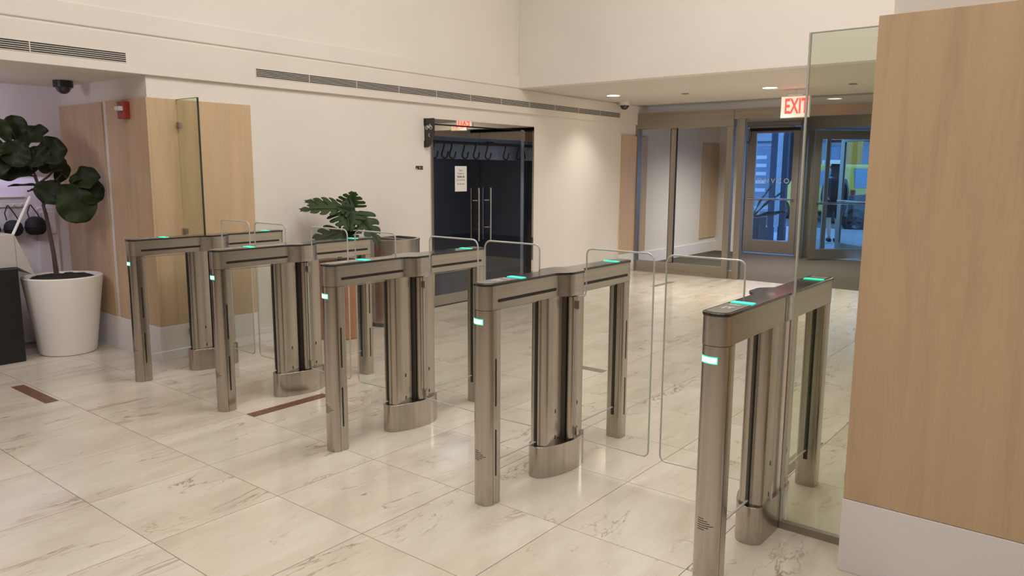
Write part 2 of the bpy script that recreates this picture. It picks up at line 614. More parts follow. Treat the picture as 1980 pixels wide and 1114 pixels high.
# ---- left wall with the bike room door opening
wl = MB()
wl.box(-2.78, WX, 0.60, 3.575, 0, 2.30).box(-2.78, WX, 5.475, 8.5, 0, 2.30).box(-2.78, WX, 3.575, 5.475, 2.125, 2.30)
wall_left = struct(wl.build('wall_left', 'plaster', None, 0), 'long white plaster wall holding the bike room doors', 'wall')
# return wall that faces the viewer
wr = struct(MB().box(-4.3, WX, 0.44, 0.60, 0, 2.28).build('wall_return', 'plaster', None, 0), 'short wood-panelled wall facing the lobby beside the potted fig', 'wall')
for a in ((-3.245, -2.555), (-4.17, -3.325)):
    MB().box(a[0], a[1], 0.418, 0.44, 0.287, 2.11).build('wood_panel', 'wood', wr, 0, 0.0015)
MB().box(-3.322, -3.248, 0.432, 0.44, 0.287, 2.11).build('reveal_strip', 'white', wr, 0)
MB().box(WX, -2.556, 0.4405, 1.335, 0.287, 2.11).build('wood_panel', 'wood', wall_left, 0, 0.0015)
MB().box(WX, -2.553, 7.70, 8.5, 0.287, 2.11).build('wood_panel', 'wood', wall_left, 0, 0.0015)
bb = MB().box(-4.17, -2.553, 0.414, 0.44, 0, 0.285).box(WX, -2.553, 0.44, 1.338, 0, 0.285)
struct(bb.build('baseboard_left', 'base', None, 0, 0.0015), 'tall white baseboard under the left wood panels', 'baseboard')
bb = MB().box(WX, -2.567, 1.338, 3.57, 0, 0.12).box(WX, -2.567, 5.48, 7.70, 0, 0.12).box(WX, -2.550, 7.70, 8.5, 0, 0.285)
struct(bb.build('baseboard_far_left', 'base', None, 0, 0.0015), 'low white baseboard along the door wall', 'baseboard')
# recess behind the desk
struct(MB().box(-4.3, -4.17, -6.1, 0.44, 0, 2.28).build('wall_recess', 'recess', None, 0), 'violet-lit pale wall behind the reception desk', 'wall')
struct(MB().box(-4.17, -4.157, -6.0, 0.414, 0, 0.12).build('baseboard_recess', 'base', None, 0), 'baseboard of the pale recess wall', 'baseboard')
# bulkhead with slot vents, reveal and the upper wall
bk = MB().box(-2.78, BX, -6.1, 8.5, 2.28, 2.562).box(-4.3, -2.78, -6.1, 0.62, 2.28, 2.562)
bulk = struct(bk.build('wall_bulkhead', 'fascia', None, 0, 0.003), 'white bulkhead band with long slot vents', 'wall')
rv = MB().box(-2.78, BX - 0.012, -6.1, 8.5, 2.562, 2.580)
struct(rv.build('trim_1', 'plaster', None, 0), 'narrow shadow groove above the slot vents', 'trim')
ub = MB().box(-2.78, BX, -6.1, 5.15, 2.58, 2.735)
struct(ub.build('trim_2', 'plaster', None, 0, 0.008), 'flat white band above the shadow groove', 'trim')
uw = MB().box(-2.80, BX - 0.02, -6.1, 5.3, 2.735, CEIL)
struct(uw.build('wall_left_upper', 'plaster', None, 0), 'upper white wall above the bulkhead', 'wall')


def vent(y0, y1, z0, z1, label):
    t = empty('slot_vent', (BX, (y0 + y1) / 2, z0))
    tag(t, label, 'vent', 'linear slot vents')
    L = (y1 - y0) / 2
    H = z1 - z0
    MB().box(0.0002, 0.0022, -L, L, 0, H).build('slot_backing', 'black', t, 0)
    n = 6
    for k in range(n):
        zc = H * k / (n - 1)
        MB().box(0.0005, 0.0042, -L, L, zc - 0.0021, zc + 0.0021).build('slat', 'fascia', t, 0)
    k = int((y1 - y0) / 0.55)
    for q in range(k + 1):
        yy = -L + 2 * L * q / k
        MB().box(0.0005, 0.0038, yy - 0.003, yy + 0.003, 0, H).build('divider', 'fascia', t, 0)


vent(-3.0, 0.287, 2.353, 2.424, 'short slot vent above the potted fig recess')
vent(1.40, 7.60, 2.358, 2.428, 'long slot vent running above the bike room doors')

# front drop wall, entrance ceiling, lobby ceiling, hidden walls
struct(MB().box(BX - 0.02, 4.3, 5.145, 5.30, LOW, CEIL).build('wall_front_upper', 'plaster', None, 0, 0.004), 'white drop wall above the entrance', 'wall')
struct(MB().box(-2.9, 4.3, 5.30, 12.2, LOW, LOW + 0.12).build('ceiling', 'ceilm', None, 0), 'low beige ceiling over the entrance', 'ceiling')
struct(MB().box(-4.3, 7.3, -6.1, 5.3, CEIL, CEIL + 0.1).build('ceiling_lobby', 'plaster', None, 0), 'high white lobby ceiling', 'ceiling')
struct(MB().box(-4.3, 7.3, -6.2, -6.1, 0, CEIL).build('wall_back', 'backwood', None, 0), 'unseen wall behind the viewer, dark wood added to dim reflections', 'wall')
struct(MB().box(7.2, 7.3, -6.1, 0.95, 0, CEIL).build('wall_far_right', 'backwood', None, 0), 'unseen lobby side wall, dark wood added to dim reflections', 'wall')
struct(MB().box(4.2, 4.3, 0.95, 12.2, 0, CEIL).build('wall_hall_right', 'plaster', None, 0), 'white right wall of the entrance hall', 'wall')
# right-hand wall clad in wood
wright = struct(MB().box(2.765, 7.2, 0.47, 0.95, 0, CEIL).build('wall_right', 'plaster', None, 0), 'white wall rising behind the wood cladding at right', 'wall')
MB().box(2.722, 4.35, 0.448, 0.47, 0.298, 2.106).build('wood_panel', 'wood', wright, 0, 0.0015)
MB().box(2.722, 2.765, 0.47, 0.95, 0.298, 2.106).build('wood_panel', 'wood', wright, 0, 0.0015)
struct(MB().box(2.719, 4.36, 0.446, 0.95, 0, 0.296).build('baseboard_right', 'base', None, 0, 0.002), 'tall white baseboard under the right wood panel', 'baseboard')

# ---- dark bike room behind the doors
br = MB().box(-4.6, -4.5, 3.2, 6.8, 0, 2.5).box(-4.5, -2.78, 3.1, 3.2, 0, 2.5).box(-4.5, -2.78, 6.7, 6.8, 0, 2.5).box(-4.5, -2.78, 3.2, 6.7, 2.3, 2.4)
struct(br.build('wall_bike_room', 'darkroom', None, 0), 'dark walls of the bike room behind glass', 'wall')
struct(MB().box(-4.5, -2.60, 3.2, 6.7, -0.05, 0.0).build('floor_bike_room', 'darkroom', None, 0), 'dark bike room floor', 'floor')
ban = MB().box(-2.96, -2.93, 3.25, 6.55, 1.70, 1.97).build('hanging_board', 'darkband')
tag(ban, 'blue grey board behind the bike hooks', 'board')
for e in (3.2, 6.55):
    MB().box(-2.965, -2.93, e, e + 0.05, 1.6, 2.3).build('board_bracket', 'hook', ban, 0)
rail = MB().tube([(-2.86, 3.25, 1.892), (-2.86, 6.55, 1.892)], 0.018).build('hook_rail', 'hook')
tag(rail, 'dark rail carrying the bike hooks', 'rail')
for e in (3.3, 6.5):
    MB().tube([(-2.86, e, 1.9), (-2.86, e, 2.3)], 0.012).build('rail_bracket', 'hook', rail)
MB().box(-2.90, -2.82, 4.86, 5.0, 1.872, 1.925).build('trolley', 'hook', rail, 0, 0.02)
hook_pts = [(-3.15, 0, 1.90), (-3.15, 0, 1.84), (-3.15, 0.012, 1.79), (-3.15, 0.0, 1.75)]
hk = MB()
pts = [(0, 0, 0.0), (0, -0.012, -0.05), (0, -0.035, -0.10)] + [(0, 0.005 + 0.052 * math.cos(a), -0.125 + 0.045 * math.sin(a)) for a in [PI + 0.2 + k * (PI - 0.1) / 9 for k in range(10)]] + [(0, 0.068, -0.09)]
hk.tube(pts, 0.0095, 8)
hkm = hk.mesh('bike_hook')
hkm.materials.append(MT['hook'])
names = ['leftmost', 'second', 'third', 'fourth', 'fifth', 'sixth', 'seventh', 'eighth']
for k, yy in enumerate([3.925, 4.099, 4.233, 4.459, 4.665, 4.893, 5.251, 5.529]):
    o = link('bike_hook', hkm, None, None)
    o.location = (-2.86, yy, 1.875)
    tag(o, names[k] + ' black bike hook from the left behind the dark glass doors', 'hook', 'hooks in the bike room')

# ---- door_1 : the glass double door
d1 = struct(empty('door_1', (WX, 4.52, 0)), 'tall dark glass double door of the bike room', 'door')


def dbox(name, mat, x0, x1, y0, y1, z0, z1, par=None, bev=0.0):
    p = par or d1
    if p is d1:
        return MB().box(x0 - WX, x1 - WX, y0 - 4.52, y1 - 4.52, z0, z1).build(name, mat, p, 0, bev)
    return MB().box(x0 - WX, x1 - WX, y0 - 4.52, y1 - 4.52, z0, z1).build(name, mat, p, 0, bev)


dbox('door_frame', 'chrome', -2.70, -2.565, 3.575, 3.612, 0, 2.125)
dbox('door_frame', 'chrome', -2.70, -2.565, 5.438, 5.475, 0, 2.125)
dbox('door_frame', 'chrome', -2.70, -2.565, 3.612, 5.438, 2.072, 2.125)
dbox('transom_panel', 'chrome', -2.645, -2.625, 3.614, 4.466, 1.945, 2.062)
dbox('transom_panel', 'chrome', -2.645, -2.625, 4.472, 5.436, 1.945, 2.062)
for a, b_ in ((3.616, 4.464), (4.474, 5.434)):
    leaf = dbox('door_leaf', 'doorglass', -2.641, -2.629, a, b_, 0.132, 1.94)
    dbox('bottom_rail', 'steelh', -2.648, -2.622, a, b_, 0.008, 0.13, leaf)
    hy = b_ - 0.075 if a < 4 else a + 0.135
    for side, xo in ((1, -2.575), (-1, -2.70)):
        MB().tube([(xo - WX, hy - 4.52, 0.72), (xo - WX, hy - 4.52, 1.355)], 0.0135, 12).build('pull_handle', 'chrome', leaf)
    for hz in (0.87, 1.20):
        MB().tube([(-2.70 - WX, hy - 4.52, hz), (-2.575 - WX, hy - 4.52, hz)], 0.009, 10).build('handle_standoff', 'chrome', leaf)
MB().box(0, 0, 0, 0, 0, 0)
note = MB().box(-2.6285, -2.6275, 4.03, 4.235, 1.318, 1.612).build('paper_notice', 'paper', None, 0)
tag(note, 'white paper notice with arrows taped to the dark glass door', 'notice')


def on_wall(y, z, x):
    return frame_m((x, y, z), (0, 1, 0), (0, 0, 1))


for s, z, sz, mt in (('Deliver', 1.562, 0.034, 'greyink'), ('Packages to', 1.527, 0.034, 'greyink'), ('Student Life', 1.490, 0.037, 'ink'), ('(Ground Floor)', 1.452, 0.032, 'greyink')):
    text('lettering', s, sz, mt, on_wall(4.132, z, -2.6272), note, 0.0003, 0.72, 0.0009 if mt == 'ink' else 0)
for k in range(3):
    yy = 4.132 + (k - 1) * 0.045
    MB().box(-2.6274, -2.6269, yy - 0.014, yy + 0.018, 1.4035, 1.4065).add(
        [(-2.6269, yy - 0.020, 1.405), (-2.6269, yy - 0.004, 1.395), (-2.6269, yy - 0.004, 1.415)], [(0, 1, 2)]).build('arrow', 'ink', note, 0)

# ---- entrance partition of steel and glass
W1 = struct(empty('window_1', (-1.8, 8.2, 0)), 'steel framed glass partition between lobby and vestibule', 'partition')


def pbox(name, mat, x0, x1, y0, y1, z0, z1, par=None, bev=0.003, origin=(-1.8, 8.2)):
    return MB().box(x0 - origin[0], x1 - origin[0], y0 - origin[1], y1 - origin[1], z0, z1).build(name, mat, par or W1, 0, bev)


pbox('sill', 'steelx', -2.58, -1.09, 8.16, 8.24, 0.0, 0.165)
pbox('sill_lip', 'steelx', -2.58, -1.09, 8.15, 8.16, 0.0, 0.045)
pbox('header', 'steelx', -2.60, -0.99, 8.14, 8.26, 2.215, 2.455)
pbox('header', 'steelx', -0.985, 4.2, 8.14, 8.26, 2.315, 2.455)
pbox('jamb', 'steelv', -2.60, -2.53, 8.14, 8.26, 0.0, 2.214)
pbox('post', 'steelv', -1.088, -0.995, 8.15, 8.25, 0.0, 2.213)
pbox('post', 'steelv', -0.925, -0.835, 8.17, 8.27, 0.0, 2.313)
pbox('sill', 'steelx', -0.994, -0.926, 8.19, 8.25, 0.0, 0.12)
pbox('mullion', 'steelv', -2.00, -1.915, 8.205, 8.25, 0.166, 2.214)
pbox('mullion_edge', 'black', -2.008, -2.001, 8.203, 8.25, 0.166, 2.214)
pbox('mullion_edge', 'black', -1.914, -1.907, 8.203, 8.25, 0.166, 2.214)
pbox('pane', 'lobbyglass', -2.53, -2.009, 8.222, 8.230, 0.166, 2.214, bev=0)
pbox('pane', 'lobbyglass', -1.906, -1.089, 8.222, 8.230, 0.166, 2.214, bev=0)

# ---- vestibule walls
vw = struct(MB().box(-3.0, -2.88, 8.5, 12.0, 0, LOW).build('wall_vestibule', 'plaster', None, 0), 'white side wall inside the vestibule', 'wall')
MB().box(-2.88, -2.855, 11.25, 11.98, 0.287, 2.11).build('wood_panel', 'wood', vw, 0, 0.0015)
struct(MB().box(-2.88, -2.862, 8.5, 12.0, 0, 0.20).build('baseboard_vestibule', 'base', None, 0, 0.002), 'white baseboard inside the vestibule', 'baseboard')
fa = MB().box(-3.0, -2.36, 12.0, 12.15, 0, LOW).box(1.42, 4.3, 12.0, 12.15, 0, LOW).box(-2.36, 4.3, 12.0, 12.15, 2.50, LOW)
struct(fa.build('wall_facade', 'plaster', None, 0), 'white street-side wall of the vestibule', 'wall')

# ---- door_2 : steel and glass exit door
D2 = struct(empty('door_2', (-1.8, 12.0, 0)), 'narrow steel framed glass exit door with push bar', 'door')
o2 = (-1.8, 12.0)
B2 = lambda n, m, *a, par=None, bev=0.003: pbox(n, m, *a, par=par or D2, bev=bev, origin=o2)
B2('door_frame', 'steelv', -2.36, -2.285, 11.93, 12.10, 0, 2.5)
B2('door_frame', 'steelv', -1.27, -1.02, 11.95, 12.10, 0, 2.5)
B2('door_frame', 'steelx', -2.285, -1.27, 11.93, 12.10, 2.42, 2.5)
lf = B2('stile', 'steelv', -2.275, -2.10, 11.955, 12.0, 0.02, 2.40)
B2('stile', 'steelv', -1.40, -1.28, 11.955, 12.0, 0.02, 2.40)
B2('rail', 'steelx', -2.10, -1.40, 11.955, 12.0, 0.02, 0.27)
B2('rail', 'steelx', -2.10, -1.40, 11.955, 12.0, 2.30, 2.40)
B2('pane', 'lobbyglass', -2.10, -1.40, 11.973, 11.981, 0.27, 2.30, bev=0)
B2('door_closer', 'black', -2.22, -1.28, 11.90, 11.95, 2.335, 2.385)
B2('closer_cover', 'steelx', -2.20, -1.40, 11.89, 11.95, 2.392, 2.43)
MB().tube([(-2.20 + 1.8, -0.09, 1.06), (-1.32 + 1.8, -0.09, 1.06)], 0.018, 12).build('push_bar', 'chrome', D2)
for xx in (-2.18, -1.34):
    MB().tube([(xx + 1.8, -0.09, 1.06), (xx + 1.8, -0.045, 1.06)], 0.012, 8).build('bar_bracket', 'chrome', D2)
loop = [(-2.245 + 1.8 + 0.055 * math.sin(t) * (1 - 0.35 * math.cos(t)), -0.10, 2.27 - 0.15 * math.cos(t) * 1.0) for t in [2 * PI * k / 20 for k in range(20)]]
MB().tube(loop, 0.007, 6, True).build('cable_loop', 'black', D2)
text('lettering', 'D N V C O', 0.13, 'icon', frame_m((-1.75 + 1.8, -0.035, 1.40), (1, 0, 0), (0, 0, 1)), D2, 0.0006)

# ---- revolving door
RC = Vector((0.03, 12.40, 0))
RD = empty('revolving_door', RC)
tag(RD, 'steel and glass revolving door beyond the exit sign', 'revolving door')
RR = 1.30
MB().lathe([(RR + 0.06, 2.32), (RR + 0.06, 2.56)], 0, 0, 48).build('drum_canopy', 'steelx', RD)
for k, a0 in enumerate((PI - 0.55, -0.55)):
    pts = arc(0, 0, RR + 0.03, RR + 0.03, a0, a0 + 1.1, 14) + arc(0, 0, RR + 0.02, RR + 0.02, a0 + 1.1, a0, 14)
    MB().prism(pts, 0.0, 2.32).build('drum_pane', 'lobbyglass', RD)
    for a in (a0, a0 + 1.1):
        cx, cy = (RR + 0.025) * math.cos(a), (RR + 0.025) * math.sin(a)
        MB().tube([(cx, cy, 0), (cx, cy, 2.32)], 0.05, 10).build('drum_post', 'steelv', RD)
MB().tube([(0, 0, 0), (0, 0, 2.32)], 0.045, 12).build('centre_shaft', 'steelv', RD)
for k in range(4):
    ang = PI + math.radians(46.2) + k * PI / 2
    wing = empty('door_wing')
    wing.parent = RD
    wing.rotation_euler = (0, 0, ang)
    MB().box(0.05, 0.13, -0.022, 0.022, 0.02, 2.30).build('stile', 'steelv', wing, 0, 0.003)
    MB().box(RR - 0.14, RR - 0.01, -0.022, 0.022, 0.02, 2.30).build('stile', 'steelv', wing, 0, 0.003)
    MB().box(0.13, RR - 0.14, -0.022, 0.022, 0.02, 0.20).build('rail', 'steelx', wing, 0, 0.003)
    MB().box(0.13, RR - 0.14, -0.022, 0.022, 2.15, 2.30).build('rail', 'steelx', wing, 0, 0.003)
    MB().box(0.13, RR - 0.14, -0.004, 0.004, 0.20, 2.15).build('pane', 'lobbyglass', wing, 0)
    MB().tube([(0.10, 0.06, 1.02), (RR - 0.08, 0.06, 1.02)], 0.02, 10).build('push_bar', 'steel', wing)

# ================================================================== TURNSTILES
CW = 0.0525     # half width of a cabinet
CL = 1.283      # length
Y0 = -0.012     # front apex


def bump(y, amp):
    t = (y - 0.535) / 0.22
    if t <= 0 or t >= 1:
        return 0.0
    return amp * min(1.0, math.sin(PI * t) * 1.35) ** 0.75


def cab_outline(bl, br, grow=0.0, front=True, rear=True):
    """plan of the top beam; bl / br = bump depth on the -x / +x side"""
    w = CW + grow
    ys = [0.03 + k * (CL - 0.06 - 0.0) / 60 for k in range(61)]
    p = []
    # front ellipse from -x to +x
    p += [(x, y) for x, y in arc(0, 0.03, w, 0.042 + grow, PI, 2 * PI, 16)]
    p += [(w + bump(y, br), y) for y in ys[1:-1]]
    p += [(x, y) for x, y in arc(0, CL - 0.03, w, 0.03 + grow, 0, PI, 16)]
    p += [(-w - bump(y, bl), y) for y in reversed(ys[1:-1])]
    return p


def half_round(y_in, front=True):
    """plan of an end post: elliptical outer end, softly cornered inner end at y_in"""
    r = 0.014
    if front:
        p = arc(0, 0.03, CW - 0.0015, 0.040, PI, 2 * PI, 18)
        p += arc(CW - 0.0015 - r, y_in - r, r, r, 0, PI / 2, 4)
        p += arc(-CW + 0.0015 + r, y_in - r, r, r, PI / 2, PI, 4)
        return p
    p = arc(0, CL - 0.03, CW - 0.0015, 0.028, 0, PI, 18)
    p += arc(-CW + 0.0015 + 0.022, y_in + 0.022, 0.022, 0.022, PI, 1.5 * PI, 6)
    p += arc(CW - 0.0015 - 0.022, y_in + 0.022, 0.022, 0.022, 1.5 * PI, 2 * PI, 6)
    return p


def base_outline(bl, br):
    prof = [(0.415, 0.0), (0.418, 0.022), (0.43, 0.040), (0.45, 0.054), (0.49, 0.072), (0.54, 0.088), (0.60, 0.099), (0.66, 0.102), (0.71, 0.096), (0.75, 0.082), (0.785, 0.062), (0.80, 0.050)]
    flat = [(0.415, 0.0), (0.418, 0.026), (0.43, 0.046), (0.45, 0.058), (0.60, 0.062), (0.76, 0.060), (0.80, 0.050)]
    R = prof if br else flat
    L_ = prof if bl else flat
    return [(x, y) for y, x in R] + [(-x, y) for y, x in reversed(L_[1:])]


def front_strip(x0, x1, z0, z1, out, n=8):
    """a thin plate wrapped on the rounded front of the post"""
    def P(x, d):
        w, h = CW - 0.0015, 0.040
        a = math.acos(max(-1, min(1, x / w)))
        nx, ny = math.cos(a) / w, -math.sin(a) / h
        l = math.hypot(nx, ny)
        return (x + nx / l * d, 0.03 - h * math.sin(a) + ny / l * d)
    xs = [x0 + (x1 - x0) * k / n for k in range(n + 1)]
    pts = [P(x, out) for x in xs] + [P(x, -0.002) for x in reversed(xs)]
    return MB().prism(pts, z0, z1)


def wing_outline(hx):
    """glass wing reaching in +x from its hinge, in (x, z); rounded corners"""
    x1 = 0.525
    p = [(hx, 0.175)]
    p += arc(x1 - 0.03, 0.168 + 0.03, 0.03, 0.03, -PI / 2, 0, 5)
    p += arc(x1 - 0.04, 1.172 - 0.04, 0.04, 0.04, 0, PI / 2, 6)
    p += arc(0.147 + 0.03, 1.172 - 0.03, 0.03, 0.03, PI / 2, PI, 5)
    p += [(0.147, 0.955)] + [(0.122 + 0.025 * math.cos(t), 0.93 - 0.025 * math.sin(t) + 0.022) for t in (0.5, 1.0, 1.5)]
    p += [(hx, 0.925)]
    return p


cache = {}


def part(key, name, mat, parent, maker, smooth=35, bevel=0):
    if key in cache:
        o = cache[key].copy()
        col.objects.link(o)
        o.parent = parent
        for k in list(o.keys()):
            del o[k]
        return o
    o = maker().build(name, mat, parent, smooth, bevel)
    cache[key] = o
    return o


def turnstile(x, bl, br, label):
    t = empty('turnstile', (x, 0, 0))
    tag(t, label, 'turnstile', 'row of steel turnstiles')
    kk = (bool(bl), bool(br))
    A = 0.05
    # beam and cap
    beam = part(('beam', kk), 'beam', 'steelh', t, lambda: MB().prism(cab_outline(A * bl, A * br), 0.932, 1.040))
    for s, on in ((-1, bl), (1, br)):
        if on:
            for a, b_ in ((0.062, 0.525), (0.765, 1.23)):
                part(('bslot', s, a), 'beam_slot', 'black', beam, lambda: MB().prism_x(rrect(a, b_, 0.9635, 0.9785, 0.0074, 4), s * CW - 0.002, s * CW + 0.0012))
        else:
            part(('bseam', s), 'beam_seam', 'black', beam, lambda: MB().box(s * CW - 0.002, s * CW + 0.0008, 0.6035, 0.6065, 0.934, 1.038), 0)
    cap = part(('cap', kk), 'top_cap', 'blackglass', t, lambda: MB().prism(cab_outline(A * bl, A * br, 0.0035), 1.0405, 1.053), 35, 0.002)
    cap['label'] = 'glossy black cap'
    rd = part('reader', 'card_reader', 'reader', cap, lambda: MB().prism(arc(0, 0.04, CW - 0.008, 0.038, PI, 2 * PI, 14) + [(CW - 0.008, 0.225), (-CW + 0.008, 0.225)], 1.0531, 1.0546))
    part('readicon', 'card_icon', 'icon', rd, lambda: MB().box(-0.018, 0.018, 0.135, 0.143, 1.0546, 1.0552).box(-0.018, -0.012, 0.095, 0.135, 1.0546, 1.0552).box(0.004, 0.010, 0.105, 0.135, 1.0546, 1.0552), 0)
    part('readarrow', 'arrow_icon', 'icon', rd, lambda: MB().box(-0.025, 0.020, 0.192, 0.200, 1.0546, 1.0552), 0)
    l1 = part('led_a', 'status_light', 'greenled', cap, lambda: MB().box(-0.044, 0.044, 0.246, 0.284, 1.0531, 1.056), 0, 0.001)
    l1['label'] = 'glowing green light bar'
    l2 = part('led_b', 'status_light', 'greenled', cap, lambda: MB().box(-0.044, 0.044, 1.118, 1.152, 1.0531, 1.056), 0, 0.001)
    l2['label'] = 'glowing green light bar'
    part('readr', 'card_reader', 'reader', cap, lambda: MB().box(-0.040, 0.040, 1.175, 1.255, 1.0531, 1.0545), 0)
    # end posts
    fp = part('fpost', 'front_post', 'steel', t, lambda: MB().prism(half_round(0.093), 0.0, 0.9295))
    il = part('ind', 'indicator_light', 'greenbright', fp, lambda: front_strip(-0.040, 0.020, 0.868, 0.8885, 0.0018))
    il['label'] = 'glowing green indicator'
    part('indbloom', 'indicator_bloom', 'greenhalo', il, lambda: front_strip(-0.043, 0.023, 0.8645, 0.892, 0.0012))  # glow spreading past the light, as a plate
    for k in range(6):
        h = [0.012, 0.019, 0.024, 0.030, 0.022, 0.014][k]
        z = 0.268 - k * 0.0086
        part(('lou', k), 'speaker_slit', 'black', fp, lambda: front_strip(-0.026, -0.026 + 2 * h, z - 0.0012, z + 0.0012, 0.0006))
    rp = part('rpost', 'rear_post', 'steel', t, lambda: MB().prism(half_round(1.192, False), 0.0, 0.9295))
    part('rpg', 'gasket', 'black', rp, lambda: MB().box(-0.011, 0.007, 1.1885, 1.1925, 0.14, 0.928), 0)
    for s, on in ((-1, bl), (1, br)):
        part(('pseam', s), 'post_seam', 'black', fp, lambda: MB().box(s * (CW - 0.0015) - 0.001, s * (CW - 0.0015) + 0.0004, 0.0305, 0.0325, 0.0, 0.928), 0)
        if on:
            for z0, z1 in ((0.477, 0.704), (0.140, 0.366)):
                part(('ps', s, z0), 'post_slot', 'black', fp, lambda: MB().prism_x(rrect(0.0475, 0.0565, z0, z1, 0.0042, 3), s * (CW - 0.0015) - 0.001, s * (CW - 0.0015) + 0.001))
                part(('rs', s, z0), 'post_slot', 'black', rp, lambda: MB().prism_x(rrect(1.231, 1.240, z0, z1, 0.0042, 3), s * (CW - 0.0015) - 0.001, s * (CW - 0.0015) + 0.001))
    # centre pillar on its plinth
    base = part(('base', kk), 'plinth', 'steel', t, lambda: MB().prism(base_outline(bl, br), 0.0, 0.166), 40, 0.0015)
    fp1 = part('pil1', 'pillar_front', 'steel', t, lambda: MB().prism(arc(0, 0.468, CW - 0.001, 0.034, PI, 2 * PI, 14) + arc(CW - 0.009, 0.578, 0.008, 0.008, 0, PI / 2, 3) + arc(-CW + 0.009, 0.578, 0.008, 0.008, PI / 2, PI, 3), 0.166, 0.931))
    part('pg', 'gasket', 'black', fp1, lambda: MB().box(-0.012, 0.006, 0.4315, 0.437, 0.168, 0.930), 0)
    rp1 = part('pil2', 'pillar_rear', 'steel', t, lambda: MB().prism(rrect(-CW + 0.001, CW - 0.001, 0.683, 0.785, 0.010, 3), 0.166, 0.931))
    part('core', 'pillar_core', 'hingeshade', t, lambda: MB().box(-0.026, 0.026, 0.575, 0.69, 0.166, 0.931), 0)
    for s, on in ((-1, bl), (1, br)):
        for z in (0.335, 0.196):
            part(('h1', s, z), 'screw_hole', 'black', fp1, lambda: MB().prism_x(rrect(0.527, 0.535, z - 0.011, z + 0.011, 0.004, 3), s * (CW - 0.001) - 0.001, s * (CW - 0.001) + 0.0008))
            part(('h2', s, z), 'screw_hole', 'black', rp1, lambda: MB().prism_x(rrect(0.726, 0.734, z - 0.011, z + 0.011, 0.004, 3), s * (CW - 0.001) - 0.001, s * (CW - 0.001) + 0.0008))
        if on:
            part(('tube', s), 'hinge_tube', 'steel', t, lambda: MB().tube([(s * 0.070, 0.632, 0.166), (s * 0.070, 0.632, 0.931)], 0.0225, 20))
            for rz in (0.166, 0.924):
                part(('ring', s, rz), 'hinge_ring', 'black', t, lambda: MB().tube([(s * 0.070, 0.632, rz), (s * 0.070, 0.632, rz + 0.006)], 0.0255, 20))
            hx = 0.094

            def mk_wing(hx=hx, s=s):
                ol = [(s * px, pz) for px, pz in wing_outline(hx)]
                if s < 0:
                    ol.reverse()
                return MB().prism_y(ol, 0.645, 0.655)

            def mk_edge(hx=hx, s=s):
                ol = [(s * px, 0.650, pz) for px, pz in wing_outline(hx)]
                return MB().tube(ol, 0.0045, 6, True)
            wg = part(('wing', s), 'glass_wing', 'clear', t, mk_wing, 0)
            wg['label'] = 'clear glass swing wing'
            part(('wedge', s), 'wing_edge', 'edge', wg, mk_edge)
            for cz in (0.19, 0.86):
                part(('clampu', s, cz), 'wing_clamp', 'steel', wg, lambda: MB().box(min(s * 0.075, s * 0.112), max(s * 0.075, s * 0.112), 0.640, 0.660, cz, cz + 0.04), 0)
        else:
            part(('cover', s), 'side_cover', 'steel', t, lambda: MB().box(min(s * 0.026, s * (CW - 0.004)), max(s * 0.026, s * (CW - 0.004)), 0.590, 0.680, 0.166, 0.931), 0, 0.001)
    # fixed glass infills
    for a, b_ in ((0.093, 0.433), (0.785, 1.190)):
        ip = part(('inf', a), 'infill_pane', 'clear', t, lambda: MB().box(-0.006, 0.002, a, b_, 0.185, 0.918), 0)
        for ez in (0.914, 0.1845):
            part(('infe', a, ez), 'pane_edge', 'edge', ip, lambda: MB().box(-0.0062, 0.0022, a, b_, ez, ez + 0.0045), 0)
    return t


XR = [-2.057, -0.939, 0.188, 1.290, 2.404]
LBL = ['leftmost steel turnstile beside the wood panelled wall', 'second steel turnstile from the wood panelled left wall', 'middle steel turnstile of the row of five',
       'fourth steel turnstile, between middle one and nearest one', 'nearest, rightmost steel turnstile beside the tall glass panel']
for k, xr in enumerate(XR):
    turnstile(xr - CW, 0 if k == 0 else 1, 0 if k == 4 else 1, LBL[k])

# fixed tall glass panels that close the row against the walls
def tall_panel(x0, x1, label, edge_x, wall_x, dark, clamps):
    t = empty('glass_screen', ((x0 + x1) / 2, 0.667, 0))
    tag(t, label, 'glass panel')
    cx = (x0 + x1) / 2
    MB().box(x0 - cx, x1 - cx, -0.006, 0.006, 0.03, 2.108).build('pane', 'tint', t, 0)
    MB().box(edge_x - cx - 0.0035, edge_x - cx + 0.0035, -0.0065, 0.0065, 0.03, 2.109).build('side_edge', 'darkedge' if dark else 'edge', t, 0)
    MB().box(x0 - cx, x1 - cx, -0.0064, 0.0064, 2.106, 2.1095).build('top_edge', 'darkedge' if dark else 'edge', t, 0)
    MB().box(x0 - cx, x1 - cx, -0.014, 0.014, 0.0, 0.034).build('floor_channel', 'steelx', t, 0, 0.001)
    s = 1 if wall_x < cx + 0 and wall_x < x1 - 0.01 and wall_x <= x0 + 0.02 else -1
    for z in clamps:
        a, b_ = sorted((wall_x - cx, wall_x - cx + s * 0.045))
        MB().box(a, b_, -0.014, 0.014, z - 0.024, z + 0.024).build('wall_clamp', 'steelv', t, 0, 0.002)


tall_panel(-2.551, -2.235, 'tall glass panel between leftmost turnstile and wood wall', -2.235, -2.551, True, (1.905, 1.053, 0.215))
tall_panel(2.413, 2.716, 'tall glass panel between nearest turnstile and right wood wall', 2.4175, 2.716, False, (1.70, 0.90, 0.30))

